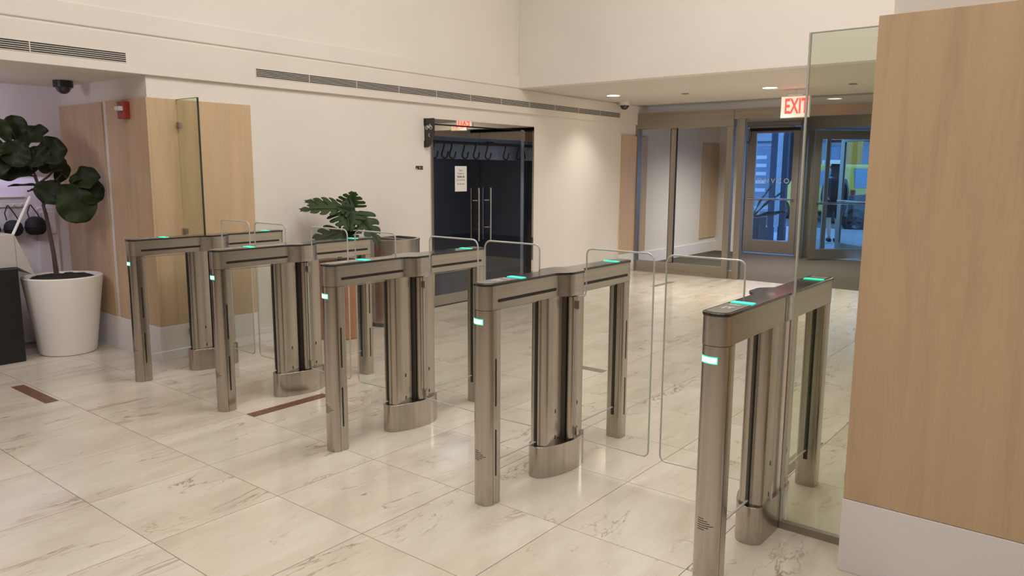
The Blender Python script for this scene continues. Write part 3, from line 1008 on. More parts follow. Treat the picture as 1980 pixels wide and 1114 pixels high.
# ================================================================== FURNISHINGS
# ---- potted fiddle-leaf fig
PC = Vector((-3.52, 0.085, 0))
pot = empty('potted_fig', PC)
tag(pot, 'fiddle-leaf fig tree in a large tapered white pot', 'potted plant')
MB().lathe([(0.205, 0.0), (0.215, 0.006), (0.222, 0.03), (0.303, 0.635), (0.304, 0.655), (0.298, 0.662), (0.280, 0.662), (0.272, 0.650), (0.262, 0.60), (0.0, 0.60)], 0, 0, 56).build('pot', 'pot', pot)
sm = MB()
rings = [(0.268, 0.625), (0.22, 0.652), (0.15, 0.660), (0.07, 0.668)]
sv = []
for r, z in rings:
    for k in range(36):
        a = 2 * PI * k / 36
        sv.append((r * math.cos(a), r * math.sin(a), z + random.uniform(-0.008, 0.010)))
sv.append((0, 0, 0.672))
sf = [(i * 36 + k, i * 36 + (k + 1) % 36, (i + 1) * 36 + (k + 1) % 36, (i + 1) * 36 + k) for i in range(3) for k in range(36)]
sf += [(3 * 36 + k, 3 * 36 + (k + 1) % 36, 4 * 36) for k in range(36)]
sm.add(sv, sf).build('soil', 'soil', pot)
LAT = Vector((0.351, 0.936, 0))       # along the picture's horizontal at the pot
DEP = Vector((-0.936, 0.351, 0))      # away from the viewer


def fp_(px, py, d=0.0):
    """local point on the tree: pixel-like side / height measures turned to metres, d metres deeper"""
    u = -0.05 + (px - 110) * 0.00363
    z = 0.693 + (525 - py) * 0.00422
    return LAT * u + DEP * d + Vector((0, 0, z))


stem_main = [fp_(112, 530), fp_(110, 490), fp_(106, 450), fp_(101, 410, 0.01), fp_(97, 390, 0.01)]
MB().tube(stem_main, [0.020, 0.017, 0.015, 0.014, 0.012], 10).build('trunk', 'trunk', pot)
for a in ([(98, 392), (95, 365), (88, 335), (74, 305), (58, 270), (50, 245)], [(99, 392), (110, 372), (126, 345), (140, 330), (150, 340)], [(95, 368), (88, 345), (84, 335), (60, 332)], [(92, 350), (112, 336), (124, 325)]):
    MB().tube([fp_(x, y, 0.01) for x, y in a], [0.010 - 0.001 * k for k in range(len(a))], 8).build('branch', 'trunk', pot)


def leaf_mesh(name, L, W, cup, droop, fig=True):
    """obovate leaf along +x, lying in xy, 2 cm of cupping"""
    nu, nv = 14, 9
    vs, fs = [], []
    for i in range(nu):
        t = i / (nu - 1)
        wdt = W * (math.sin(PI * min(1, t ** 0.85)) ** 0.55) * (0.50 + 0.62 * t) * (1.0 if t < 0.999 else 0.0)
        if i == 0:
            wdt = W * 0.05
        if i == nu - 1:
            wdt = W * 0.10
        for j in range(nv):
            s = (j / (nv - 1)) * 2 - 1
            rip = 0.018 * math.sin(t * 14 + (1 if s > 0 else 2.2)) * abs(s) * W * 4
            vs.append((L * t, s * wdt / 2, cup * abs(s) ** 1.3 * wdt - droop * L * t * t + rip - (0.004 if abs(s) < 0.05 else 0)))
    for i in range(nu - 1):
        for j in range(nv - 1):
            fs.append((i * nv + j, (i + 1) * nv + j, (i + 1) * nv + j + 1, i * nv + j + 1))
    mb = MB()
    mb.add(vs, fs)
    return mb.mesh(name)


def place_leaf(me, name, mat, base, tip, facing, parent, thick=0.0012):
    x = (tip - base).normalized()
    z = (facing - x * facing.dot(x)).normalized()
    y = z.cross(x)
    o = link(name, me, mat, parent, 60)
    m = Matrix((x, y, z)).transposed().to_4x4()
    m.translation = base
    o.matrix_local = m
    s = o.modifiers.new('thickness', 'SOLIDIFY')
    s.thickness = thick
    return o


TOCAM = -DEP
UP = Vector((0, 0, 1))
figs = [  # base px, tip px, width px, depth at base / tip, facing mix (toward viewer, up)
    ((52, 270), (46, 222), 38, 0.02, 0.06, 1.0, 0.2),
    ((36, 272), (20, 232), 26, -0.02, -0.06, 0.8, 0.1),
    ((55, 275), (104, 246), 44, 0.0, -0.05, 0.7, 0.7),
    ((82, 297), (138, 282), 54, -0.10, -0.16, 1.0, 0.35),
    ((45, 280), (-14, 300), 34, -0.04, -0.10, 0.6, 0.8),
    ((62, 268), (34, 312), 52, -0.08, -0.10, 1.0, 0.2),
    ((40, 300), (0, 330), 26, -0.02, -0.10, 0.9, 0.5),
    ((92, 318), (8, 332), 36, 0.0, 0.05, 0.8, 0.5),
    ((70, 285), (100, 308), 46, -0.09, -0.14, 1.0, 0.3),
    ((145, 348), (200, 334), 46, -0.04, -0.12, 0.9, 0.55),
    ((150, 350), (206, 376), 50, -0.08, -0.10, 1.0, 0.3),
    ((128, 352), (172, 418), 66, -0.10, -0.14, 1.0, 0.15),
    ((120, 345), (92, 384), 52, -0.02, -0.06, 1.0, 0.25),
    ((98, 354), (28, 350), 12, 0.02, 0.10, 0.25, 1.0),
    ((118, 350), (140, 312), 26, 0.06, 0.08, 0.7, -0.2),
    ((100, 356), (62, 362), 16, 0.0, 0.08, 0.3, 1.0),
    ((80, 300), (118, 312), 44, 0.0, 0.0, 0.9, -0.1),
    ((66, 262), (84, 250), 30, 0.05, 0.10, 0.8, 0.3),
    ((30, 290), (-20, 272), 34, 0.06, 0.10, 0.8, 0.4),
    ((50, 300), (6, 312), 34, 0.05, 0.08, 0.8, 0.3),
    ((112, 296), (132, 322), 30, -0.02, -0.06, 0.9, 0.2),
]
for (b, t_, wpx, d0, d1_, fc, fu) in figs:
    B_, T_ = fp_(b[0] + 9, b[1], d0), fp_(t_[0] + 9, t_[1], d1_)
    T_ = T_ + (T_ - B_) * 0.08
    L = (T_ - B_).length
    me = leaf_mesh('leaf', L, wpx * 0.0056, 0.14, 0.08)
    place_leaf(me, 'leaf', 'fig', B_, T_, TOCAM * fc + UP * fu + LAT * random.uniform(-0.2, 0.2), pot)

# ---- monstera in a copper planter
MC = Vector((-2.21, 1.97, 0))
mon = empty('potted_monstera', MC)
tag(mon, 'split-leaf monstera in a copper planter against the white wall', 'potted plant')
MB().lathe([(0.20, 0.0), (0.21, 0.01), (0.245, 0.70), (0.247, 0.72), (0.232, 0.72), (0.228, 0.66), (0.0, 0.66)], 0, 0, 48).build('planter', 'copper', mon)
MB().lathe([(0.226, 0.665), (0.12, 0.68), (0.0, 0.69)], 0, 0, 32).build('soil', 'soil', mon)
ML = Vector((0.624, 0.78, 0))
MD = Vector((-0.78, 0.624, 0))


def mp_(px, py, d=0.0):
    u = (px - 655) * 0.00495
    z = 0.93 + (463 - py) * 0.0047
    return ML * u + MD * d + Vector((0, 0, z))


def monstera_mesh(L, W, droop, nl=4, fold=0.12):
    """split leaf: a heart-shaped blade whose margin is cut into long swept fingers"""
    def hw(t):
        t = max(0.0, min(1.0, t))
        return W / 2 * (math.sin(PI * (0.13 + 0.84 * t) ** 0.78) ** 0.75) * (1.05 - 0.25 * t)
    vs, fs = [], []

    def V(t, s):
        x = L * t
        y = s * hw(min(t, 0.97))
        z = fold * abs(y) - droop * L * t * t - droop * 1.6 * abs(y) ** 2 / max(W, 0.01)
        vs.append((x, y, z))
        return len(vs) - 1
    for sg in (-1, 1):
        m2 = nl * 4
        nodes = [V(k / m2, 0.0) for k in range(m2 + 1)]
        inner = [V(min(1.0, k / m2 + 0.02), sg * 0.34) for k in range(m2 + 1)]
        for k in range(m2):
            f = (nodes[k], nodes[k + 1], inner[k + 1], inner[k])
            fs.append(f if sg > 0 else tuple(reversed(f)))
        for q in range(nl):
            pr = inner[4 * q:4 * q + 5]
            t0, dt = q / nl, 1.0 / nl
            for s_, sh, cut in ((0.52, 0.05, 0.10), (0.72, 0.10, 0.13), (0.88, 0.145, 0.16), (0.97, 0.17, 0.25), (1.02, 0.185, 0.40)):
                nx = [V(t0 + sh * (1 - 0.6 * t0) + dt * (cut + (1 - 2 * cut) * e / 4), sg * s_) for e in range(5)]
                for e in range(4):
                    f = (pr[e], pr[e + 1], nx[e + 1], nx[e])
                    fs.append(f if sg > 0 else tuple(reversed(f)))
                pr = nx
    mb = MB()
    mb.add(vs, fs)
    return mb.mesh('leaf')


mons = [
    ((662, 402), (600, 384), 34, 0.06, 0.02, 0.5, 0.9, 0.12),
    ((660, 404), (590, 403), 42, -0.02, -0.10, 0.45, 0.9, 0.05),
    ((680, 402), (686, 372), 40, 0.02, -0.02, 0.9, 0.2, 0.05),
    ((688, 408), (656, 398), 32, -0.04, -0.10, 0.9, 0.6, 0.1),
    ((672, 408), (676, 440), 52, -0.06, -0.20, 0.9, 0.7, 0.2),
    ((690, 411), (732, 466), 40, -0.02, -0.16, 0.55, 0.75, 0.12),
    ((662, 448), (602, 468), 52, -0.06, -0.14, 0.45, 0.9, 0.15),
    ((664, 446), (684, 470), 40, -0.04, -0.16, 0.7, 0.7, 0.15),
]
base_m = Vector((0, 0, 0.68))
for (b, t_, wpx, d0, d1_, fc, fu, dr) in mons:
    B_, T_ = mp_(*b, d0), mp_(*t_, d1_)
    L = (T_ - B_).length
    place_leaf(monstera_mesh(L, wpx * 0.0072, dr), 'leaf', 'monstera', B_, T_, -MD * fc + UP * fu, mon, 0.0015)
    mid = (base_m + B_) / 2 + Vector((random.uniform(-.02, .02), random.uniform(-.02, .02), 0.05))
    MB().tube([base_m, mid, B_, B_ + (T_ - B_) * 0.9], [0.008, 0.007, 0.005, 0.002], 8).build('stalk', 'stem', mon)

# ---- stainless recycling bin
bn = empty('recycling_bin', (-2.33, 2.76, 0))
tag(bn, 'stainless steel twin-opening waste bin by the white wall', 'bin')


def bin_outline(gr=0.0):
    p = [(-0.22 - gr, -0.29 - gr), (0.05, -0.29 - gr)]
    p += arc(0.02, 0, 0.23 + gr, 0.29 + gr, -PI / 2 + 0.15, PI / 2 - 0.15, 22)
    p += [(0.05, 0.29 + gr), (-0.22 - gr, 0.29 + gr)]
    return p


MB().prism(bin_outline(-0.004), 0.0, 0.04).build('plinth', 'black', bn)
MB().prism(bin_outline(), 0.04, 0.850).build('body', 'steel', bn)
ho = bin_outline(0.004)
hi = [(x * 0.86, y * 0.88) for x, y in ho]
n = len(ho)
rim = MB()
rim.add([(x, y, 0.850) for x, y in ho] + [(x, y, 0.872) for x, y in ho] + [(x, y, 0.872) for x, y in hi] + [(x, y, 0.850) for x, y in hi],
        [(i, (i + 1) % n, n + (i + 1) % n, n + i) for i in range(n)] + [(n + i, n + (i + 1) % n, 2 * n + (i + 1) % n, 2 * n + i) for i in range(n)] + [(2 * n + i, 2 * n + (i + 1) % n, 3 * n + (i + 1) % n, 3 * n + i) for i in range(n)])
rim.build('rim', 'steel', bn)
MB().prism([(x * 0.995, y * 0.995) for x, y in hi], 0.8495, 0.853).build('opening', 'black', bn)
MB().box(-0.185, 0.20, -0.014, 0.014, 0.853, 0.872).build('divider_bar', 'steel', bn, 0)

# ---- reception desk end and black cabinet at the far left
bc = MB().box(-3.95, -3.41, -1.9, -0.28, 0.0, 0.765).build('cabinet', 'darkplastic', None, 0, 0.004)
tag(bc, 'low matt black cabinet at the left edge before the pot', 'cabinet')
dk = empty('reception_desk', (-3.75, -0.9, 0))
tag(dk, 'pale grey folded reception desk panel behind the black cabinet', 'desk')
oy, ox = -0.9, -3.75
MB().box(-3.92 - ox, -3.455 - ox, -1.9 - oy, -0.27 - oy, 0.768, 1.034).build('desk_body', 'deskgrey', dk, 0, 0.004)
MB().prism_x([(-0.269 - oy, 0.768), (-0.165 - oy, 0.70), (-0.150 - oy, 0.705), (-0.269 - oy, 1.032)], -3.92 - ox, -3.455 - ox).build('slanted_end', 'deskgrey', dk, 0, 0.002)
MB().prism_x([(-0.285 - oy, 1.034), (-0.268 - oy, 1.028), (-0.122 - oy, 1.328), (-0.136 - oy, 1.335)], -3.475 - ox, -3.455 - ox).build('slanted_arm', 'white', dk, 0, 0.004)
# rail and hanging bags on the recess wall
hr = empty('coat_rail', (-4.17, -0.3, 1.2))
tag(hr, 'white hook rail on the violet-lit recess wall', 'rail')
MB().box(0.0005, 0.022, -0.9, 0.375, 0.02, 0.055).build('rail_board', 'white', hr, 0, 0.003)
MB().box(0.0005, 0.03, -0.9, 0.375, 0.105, 0.112).build('shelf_lip', 'white', hr, 0, 0.001)
for yy in (-0.15, 0.27, 0.33):
    MB().tube([(0.02, yy, 0.04), (0.05, yy, 0.035), (0.06, yy, 0.05)], 0.006, 8).build('hook', 'white', hr)
for k, (yy, lab) in enumerate(((-0.235, 'round black bag hanging furthest left on the recess wall'), (-0.062, 'round black bag hanging between two others on the recess wall'), (0.115, 'round black bag hanging nearest the fig tree trunk'))):
    bg_ = empty('hanging_bag', (-4.085, yy, 0.97))
    tag(bg_, lab, 'bag', 'bags on the recess wall')
    s = 1.0 if k == 2 else 0.85
    bm_ = MB().lathe([(0.0, 0.0), (0.05, 0.004), (0.078, 0.03), (0.088, 0.075), (0.080, 0.12), (0.058, 0.15), (0.03, 0.163), (0.0, 0.166)], 0, 0, 24)
    bm_.v = [(x * 0.8, y * s, z * s) for x, y, z in bm_.v]
    bm_.build('bag_body', 'bag', bg_)
    MB().tube([(0, -0.045, 0.14), (-0.02, -0.05, 0.20), (-0.035, -0.02, 0.268)], 0.005, 6).build('strap', 'bag', bg_)
    MB().tube([(0, 0.045, 0.14), (-0.02, 0.02, 0.20), (-0.035, -0.015, 0.268)], 0.005, 6).build('strap', 'bag', bg_)
    MB().tube([(0.0705 * math.cos(a), 0.0895 * s * math.sin(a), 0.07 * s) for a in [2 * PI * q / 24 for q in range(24)]], 0.004, 6, True).build('band', 'darkplastic', bg_)
dp = empty('wall_dispenser', (-4.17, 0.235, 0.55))
tag(dp, 'pale rounded panel fixed to the recess wall behind the fig trunk', 'wall panel')
MB().prism_x(rrect(-0.085, 0.085, 0.0, 0.66, 0.03, 5), 0.0005, 0.025).build('panel', 'recess', dp, 35, 0.004)
MB().prism_x(rrect(-0.065, 0.065, 0.42, 0.62, 0.015, 4), 0.0255, 0.04).build('cover', 'recess', dp, 35, 0.004)

# ---- security dome cameras
def dome(loc, r, body, label):
    t = empty('dome_camera', loc)
    tag(t, label, 'camera', 'ceiling dome cameras')
    MB().lathe([(r * 0.98, -0.055), (r, -0.04), (r, -0.0005)], 0, 0, 28).build('housing', body, t)
    MB().lathe([(0.0, -0.055 - r * 0.72), (r * 0.3, -0.055 - r * 0.68), (r * 0.6, -0.055 - r * 0.46), (r * 0.78, -0.055 - r * 0.12), (r * 0.8, -0.054)], 0, 0, 28).build('dome', 'blackglass', t)


dome((-3.54, 0.22, 2.28), 0.075, 'darkplastic', 'dark dome camera under the soffit above the fig')
dome((-2.42, 7.50, 2.58), 0.085, 'white', 'white dome camera on the entrance ceiling')

# ---- fire alarm strobe
fa_ = empty('fire_alarm', (-2.885, 0.418, 1.955))
tag(fa_, 'red fire alarm strobe on the wood panel', 'fire alarm')
MB().box(-0.062, 0.062, -0.045, -0.0005, 0.0, 0.135).build('housing', 'redp', fa_, 0, 0.006)
MB().box(-0.03, 0.05, -0.082, -0.046, 0.060, 0.095).build('strobe_lens', 'white', fa_, 0, 0.004)
MB().tube([(-0.035, -0.06, 0.078), (-0.10, -0.062, 0.074)], [0.012, 0.006], 8).build('strobe_guard', 'clear', fa_)

# ---- ceiling lamps of the entrance
def downlight(x, y, label, mat='lamp', r=0.083, power=14, cone=90):
    t = empty('recessed_lamp', (x, y, LOW))
    tag(t, label, 'lamp', 'recessed entrance lamps')
    MB().lathe([(r + 0.016, -0.0005), (r + 0.016, -0.006), (r + 0.004, -0.008), (r + 0.002, -0.0008)], 0, 0, 32).build('trim_ring', 'white', t)
    MB().lathe([(0.0, -0.0065), (r, -0.0065), (r, -0.001)], 0, 0, 32).build('lens', mat, t)
    d = bpy.data.lights.new('lamp_light', 'SPOT')
    d.energy = power
    d.color = (1.0, 0.93, 0.84)
    d.spot_size = math.radians(cone)
    d.spot_blend = 1.0
    d.shadow_soft_size = 0.08
    o = bpy.data.objects.new('lamp_light', d)
    o.parent = t
    o.location = (0, 0, -0.03)
    col.objects.link(o)


downlight(-2.05, 6.56, 'glowing round ceiling lamp near the white dome camera', power=62, cone=110)
downlight(-0.01, 6.83, 'glowing round ceiling lamp left of the exit sign', power=290, cone=110)
downlight(0.22, 8.69, 'dim flush ceiling lamp right of the exit sign', 'lampdim', 0.09, 40, 140)
downlight(-1.0, 10.1, 'added unseen vestibule lamp behind the glass partition', 'lampdim', 0.08, 430, 150)  # unseen lamp added to light the vestibule
downlight(0.6, 10.6, 'added unseen vestibule lamp before the revolving door', 'lampdim', 0.08, 150, 150)  # second unseen lamp added to light the vestibule
for x, y, lab in ((-1.17, 6.92, 'flush sprinkler cover between the two bright ceiling lamps'), (0.90, 7.0, 'flush sprinkler cover seen through the tall glass panel')):
    o = MB().lathe([(0.0, -0.008), (0.045, -0.008), (0.05, -0.0005)], x, y, 24)
    o.v = [(vx - x, vy - y, vz) for vx, vy, vz in o.v]
    o = o.build('sprinkler_cover', 'greystrip')
    o.location = (x, y, LOW)
    tag(o, lab, 'sprinkler', 'sprinkler covers')

# ---- exit sign hanging from the entrance ceiling
ex = empty('exit_sign', (0.187, 7.2, 2.365))
tag(ex, 'illuminated sign reading EXIT in red letters under the ceiling', 'exit sign')
MB().box(-0.176, 0.176, -0.02, 0.02, -0.132, 0.132).build('housing', 'white', ex, 0, 0.004)
MB().box(-0.168, 0.168, -0.0215, -0.0205, -0.124, 0.124).build('face', 'exitface', ex, 0)
MB().box(-0.168, 0.168, 0.0205, 0.0215, -0.124, 0.124).build('face', 'exitface', ex, 0)
text('lettering', 'EXIT', 0.255, 'redled', frame_m((0.016, -0.022, 0.0), (1, 0, 0), (0, 0, 1)), ex, 0.001, 0.56, 0.006)
text('lettering', 'EXIT', 0.255, 'redled', frame_m((-0.016, 0.022, 0.0), (-1, 0, 0), (0, 0, 1)), ex, 0.001, 0.56, 0.006)
MB().box(-0.09, 0.09, -0.03, 0.03, 0.1325, 0.150).build('canopy', 'white', ex, 0, 0.003)
MB().tube([(0, 0, 0.15), (0, 0, 0.2145)], 0.012, 10).build('hanger', 'white', ex)

# ---- bike sign blade and wall lettering
bs = empty('bike_sign', (BX - 0.005, 3.50, 1.965))
tag(bs, 'small charcoal blade sign with a bicycle symbol and arrow', 'sign')
pts = [(-0.025, -0.155), (0.02, -0.155), (0.05, -0.135), (0.075, -0.105), (0.095, -0.06), (0.105, -0.02), (0.112, 0.02), (0.112, 0.155), (-0.025, 0.155)]
MB().prism_y(pts, -0.012, 0.012).build('blade', 'signblack', bs, 0, 0.002)
MB().box(-0.025, -0.012, -0.02, 0.02, 0.08, 0.155).box(-0.025, -0.012, -0.02, 0.02, -0.155, -0.085).build('bracket', 'signblack', bs, 0)
ic = MB()
for cx in (0.018, 0.077):
    ic.tube([(cx + 0.019 * math.cos(a), -0.0135, 0.055 + 0.019 * math.sin(a)) for a in [2 * PI * k / 16 for k in range(16)]], 0.0035, 5, True)
for a, b_ in (((0.018, 0.055), (0.034, 0.078)), ((0.034, 0.078), (0.066, 0.078)), ((0.034, 0.078), (0.048, 0.055)), ((0.018, 0.055), (0.048, 0.055)), ((0.048, 0.055), (0.066, 0.078)), ((0.077, 0.055), (0.062, 0.090)), ((0.062, 0.09), (0.072, 0.092))):
    ic.tube([(a[0], -0.0135, a[1]), (b_[0], -0.0135, b_[1])], 0.003, 5)
ic.build('bicycle_symbol', 'icon', bs)
MB().tube([(0.060, -0.0135, -0.005), (0.042, -0.0135, -0.025), (0.060, -0.0135, -0.045)], 0.003, 5).build('arrow_symbol', 'icon', bs)
lt = text('wall_lettering', 'BIKES', 0.052, 'ink', frame_m((WX + 0.001, 3.405, 1.585), (0, 1, 0), (0, 0, 1)), None, 0.0015, 0.88, 0.003)
tag(lt, 'black lettering BIKES on the white wall', 'lettering')

# ================================================================== STREET
struct(MB().box(-14, 10, 12.15, 19.8, -0.12, -0.01).build('ground_sidewalk', 'walk', None, 0), 'pale sidewalk outside the doors', 'sidewalk')
struct(MB().box(-14, 10, 19.8, 20.05, -0.14, 0.0).build('trim_3', 'curb', None, 0, 0.02), 'stone kerb at the street edge', 'kerb')
struct(MB().box(-30, 20, 20.05, 31, -0.3, -0.14).build('ground_road', 'asphalt', None, 0), 'asphalt road outside', 'road')
struct(MB().box(-30, 20, 31, 34, -0.3, -0.02).build('ground_far_sidewalk', 'walk', None, 0), 'sidewalk on the far side of the street', 'sidewalk')


def building(x0, x1, y, h, mat, label, bays, floors, trimm='stone'):
    t = empty('building', ((x0 + x1) / 2, y, 0))
    tag(t, label, 'building', 'buildings across the street')
    cx = (x0 + x1) / 2
    MB().box(x0 - cx, x1 - cx, 0, 3, -0.02, h).build('facade', mat, t, 0)
    bw = (x1 - x0) / bays
    for f in range(floors):
        z0 = 0.7 + f * 3.4
        for b_ in range(bays):
            a = x0 - cx + b_ * bw + bw * 0.2
            wn = MB().box(a - 0.08, a + bw * 0.6 + 0.08, -0.10, 0.02, z0 - 0.12, z0).box(a - 0.08, a, -0.06, 0.02, z0, z0 + 2.1).box(a + bw * 0.6, a + bw * 0.6 + 0.08, -0.06, 0.02, z0, z0 + 2.1).box(a - 0.08, a + bw * 0.6 + 0.08, -0.08, 0.02, z0 + 2.1, z0 + 2.24).build('window', trimm, t, 0)
            MB().box(a, a + bw * 0.6, -0.02, -0.005, z0, z0 + 2.1).build('pane', 'pane', wn, 0)
            MB().box(a + bw * 0.3 - 0.03, a + bw * 0.3 + 0.03, -0.04, -0.02, z0, z0 + 2.1).build('glazing_bar', trimm, wn, 0)
    for b_ in range(bays + 1):
        a = x0 - cx + b_ * bw
        MB().box(a - 0.16, a + 0.16, -0.14, 0.0, -0.02, h).build('pilaster', trimm if b_ % 2 else mat, t, 0)
    MB().box(x0 - cx - 0.1, x1 - cx + 0.1, -0.22, 0.0, 3.05, 3.30).build('cornice', trimm, t, 0)


building(-15.5, -9.1, 34, 9, 'stone', 'grey stone building far left across the street', 4, 2)
building(-8.6, -4.9, 34.2, 10, 'brick', 'red brick building behind the taxi', 3, 2)
building(-4.4, 2.0, 34, 9, 'brick', 'red brick building at the right across the street', 4, 2)

# orange banner, lamp post
bnr = empty('banner_post', (-5.55, 30.4, -0.02))
tag(bnr, 'steel pole with an orange banner across the street', 'banner')
MB().tube([(0, 0, 0), (0, 0, 4.6)], 0.07, 10).build('pole', 'stone', bnr)
MB().box(0.10, 0.75, -0.03, 0.03, 1.95, 3.9).build('banner_panel', 'orange', bnr, 0, 0.01)
lp = MB().tube([(0, 0, 0), (0, 0, 5.0)], [0.08, 0.06], 10).build('street_pole', 'stone')
lp.location = (-3.55, 19.5, -0.005)
tag(lp, 'grey street pole on the kerb outside', 'pole')
lp2 = empty('hanging_signboard', (-3.239, 15.3, -0.005))
tag(lp2, 'blue grey upright signboard outside the exit door', 'signboard')
MB().box(-0.28, 0.28, -0.04, 0.04, 0.9, 2.15).build('board', 'awn', lp2, 0, 0.01)
MB().box(-0.03, 0.03, -0.03, 0.03, 0.0, 0.9).build('post', 'stone', lp2, 0)
for k in range(5):
    MB().box(-0.14 + (k % 2) * 0.02, 0.14, -0.046, -0.041, 1.12 + k * 0.19, 1.20 + k * 0.19).build('pale_mark', 'icon', lp2, 0)
def column(x, y, w, mat, label):
    o = MB().box(-w / 2, w / 2, -w / 2, w / 2, 0, 3.6).box(-w * 0.62, w * 0.62, -w * 0.62, w * 0.62, 0, 0.32).build('street_column', mat, None, 0, 0.008)
    o.location = (x, y, -0.0095)
    tag(o, label, 'column', 'columns outside the exit door')


column(-2.842, 15.0, 0.115, 'darkstone', 'dark slim column outside, left of the pale pillar')
column(-2.707, 15.4, 0.125, 'darkstone', 'dark slim column outside, right of the pale pillar')
column(-3.750, 18.0, 0.22, 'stone', 'pale pillar outside between two dark columns')
pl = empty('street_planter', (-2.75, 13.6, -0.0095))
tag(pl, 'dark square planter with a broad leafed plant outside', 'planter')
MB().prism([(-0.24, -0.24), (0.24, -0.24), (0.24, 0.24), (-0.24, 0.24)], 0, 0.62).build('box', 'darkplastic', pl, 0, 0.01)
for k, (dx, dz, l) in enumerate(((0.55, 0.55, 0.9), (0.35, 0.75, 0.8), (-0.3, 0.7, 0.8), (0.5, 0.15, 0.7), (-0.45, 0.35, 0.7))):
    me = leaf_mesh('leaf', l, 0.16, 0.15, 0.12)
    d = Vector((dx, -0.15 + 0.08 * k, dz)).normalized()
    b0 = Vector((0, 0, 0.6))
    place_leaf(me, 'leaf', 'fig', b0, b0 + d * l, Vector((-dz, -0.5, dx)), pl)


# ---- vehicles
def wheel(parent, x, y, z, r, sy):
    wv = MB()
    prof = [(r * 0.60, -0.10), (r * 0.96, -0.10), (r, -0.06), (r, 0.06), (r * 0.96, 0.10), (r * 0.60, 0.10)]
    seg = 28
    vs = []
    for (rr, yy) in prof:
        for k in range(seg):
            a = 2 * PI * k / seg
            vs.append((x + rr * math.cos(a), y + yy, z + rr * math.sin(a)))
    fs = [(i * seg + k, (i + 1) * seg + k, (i + 1) * seg + (k + 1) % seg, i * seg + (k + 1) % seg) for i in range(len(prof) - 1) for k in range(seg)]
    wo = wv.add(vs, fs).build('wheel', 'tyre', parent)
    sp = MB()
    for k in range(5):
        a = 2 * PI * k / 5 + 0.3
        for da in (-0.16, 0.16):
            sp.tube([(x, y + sy * 0.08, z), (x + r * 0.62 * math.cos(a + da), y + sy * 0.09, z + r * 0.62 * math.sin(a + da))], 0.022, 6)
    sp.tube([(x + r * 0.62 * math.cos(a), y + sy * 0.09, z + r * 0.62 * math.sin(a)) for a in [2 * PI * k / 24 for k in range(24)]], 0.018, 6, True)
    sp.build('rim', 'alloy', wo)
    return wo


def vehicle(name, loc, rz, prof, win, width, mat, label, wheels, r, cat, rear=None):
    t = empty(name, loc, rz)
    tag(t, label, cat)
    hw_ = width / 2
    MB().prism_y(prof, -hw_, hw_).build('body', mat, t, 30, 0.06)
    for poly in win:
        for s in (-1, 1):
            MB().prism_y(poly, min(s * (hw_ - 0.01), s * (hw_ + 0.006)), max(s * (hw_ - 0.01), s * (hw_ + 0.006))).build('side_window', 'pane', t, 0)
    for wx in wheels:
        for s in (-1, 1):
            wheel(t, wx, s * (hw_ - 0.08), r, r, s)
    return t


# dark parked car, nose to the left
suv = [(-2.25, 0.35), (-2.2, 0.30), (2.2, 0.30), (2.3, 0.45), (2.3, 0.95), (2.15, 1.35), (1.75, 1.68), (-0.25, 1.70), (-1.0, 1.15), (-2.0, 1.02), (-2.27, 0.85)]
swin = [[(-0.75, 1.14), (0.45, 1.16), (0.45, 1.60), (-0.22, 1.60)], [(0.55, 1.16), (1.75, 1.18), (1.62, 1.58), (0.55, 1.60)]]
c1 = vehicle('parked_car', (-0.9, 21.2, -0.139), 0, suv, swin, 1.85, 'carblack', 'black car parked along the kerb', (-1.45, 1.45), 0.36, 'car')
MB().box(-2.30, -2.24, -0.75, -0.35, 0.68, 0.82).box(-2.30, -2.24, 0.35, 0.75, 0.68, 0.82).build('headlamp', 'white', c1, 0)
MB().box(-2.29, -2.25, -0.35, 0.35, 0.45, 0.75).build('grille', 'alloy', c1, 0)
# yellow van taxi
van = [(-2.2, 0.35), (2.2, 0.35), (2.25, 0.6), (2.2, 1.2), (2.02, 1.9), (1.85, 2.0), (-0.6, 2.0), (-1.35, 1.25), (-2.15, 1.05), (-2.27, 0.7)]
vwin = [[(-1.05, 1.22), (-0.2, 1.22), (-0.2, 1.78), (-0.6, 1.78)], [(-0.1, 1.22), (0.9, 1.22), (0.9, 1.78), (-0.1, 1.78)], [(1.0, 1.22), (1.9, 1.22), (1.8, 1.78), (1.0, 1.78)]]
tx = vehicle('taxi_van', (-4.75, 26.3, -0.139), math.radians(-38), van, vwin, 1.8, 'yellow', 'yellow taxi van on the street', (-1.45, 1.4), 0.34, 'taxi')
rp_ = MB().add([(2.215, -0.72, 1.22), (2.215, 0.72, 1.22), (2.06, 0.66, 1.86), (2.06, -0.66, 1.86), (2.19, -0.72, 1.22), (2.19, 0.72, 1.22), (2.03, 0.66, 1.86), (2.03, -0.66, 1.86)],
               [(0, 1, 2, 3), (7, 6, 5, 4), (0, 4, 5, 1), (1, 5, 6, 2), (2, 6, 7, 3), (3, 7, 4, 0)])
rp_.build('rear_window', 'pane', tx, 0)
MB().box(2.235, 2.262, -0.28, 0.28, 0.78, 0.96).build('licence_plate', 'white', tx, 0)
for s in (-1, 1):
    MB().box(2.20, 2.262, min(s * 0.72, s * 0.88), max(s * 0.72, s * 0.88), 0.85, 1.15).build('tail_lamp', 'redp', tx, 0)
MB().box(-0.3, 0.3, -0.25, 0.25, 2.0, 2.16).build('roof_sign', 'white', tx, 0, 0.03)

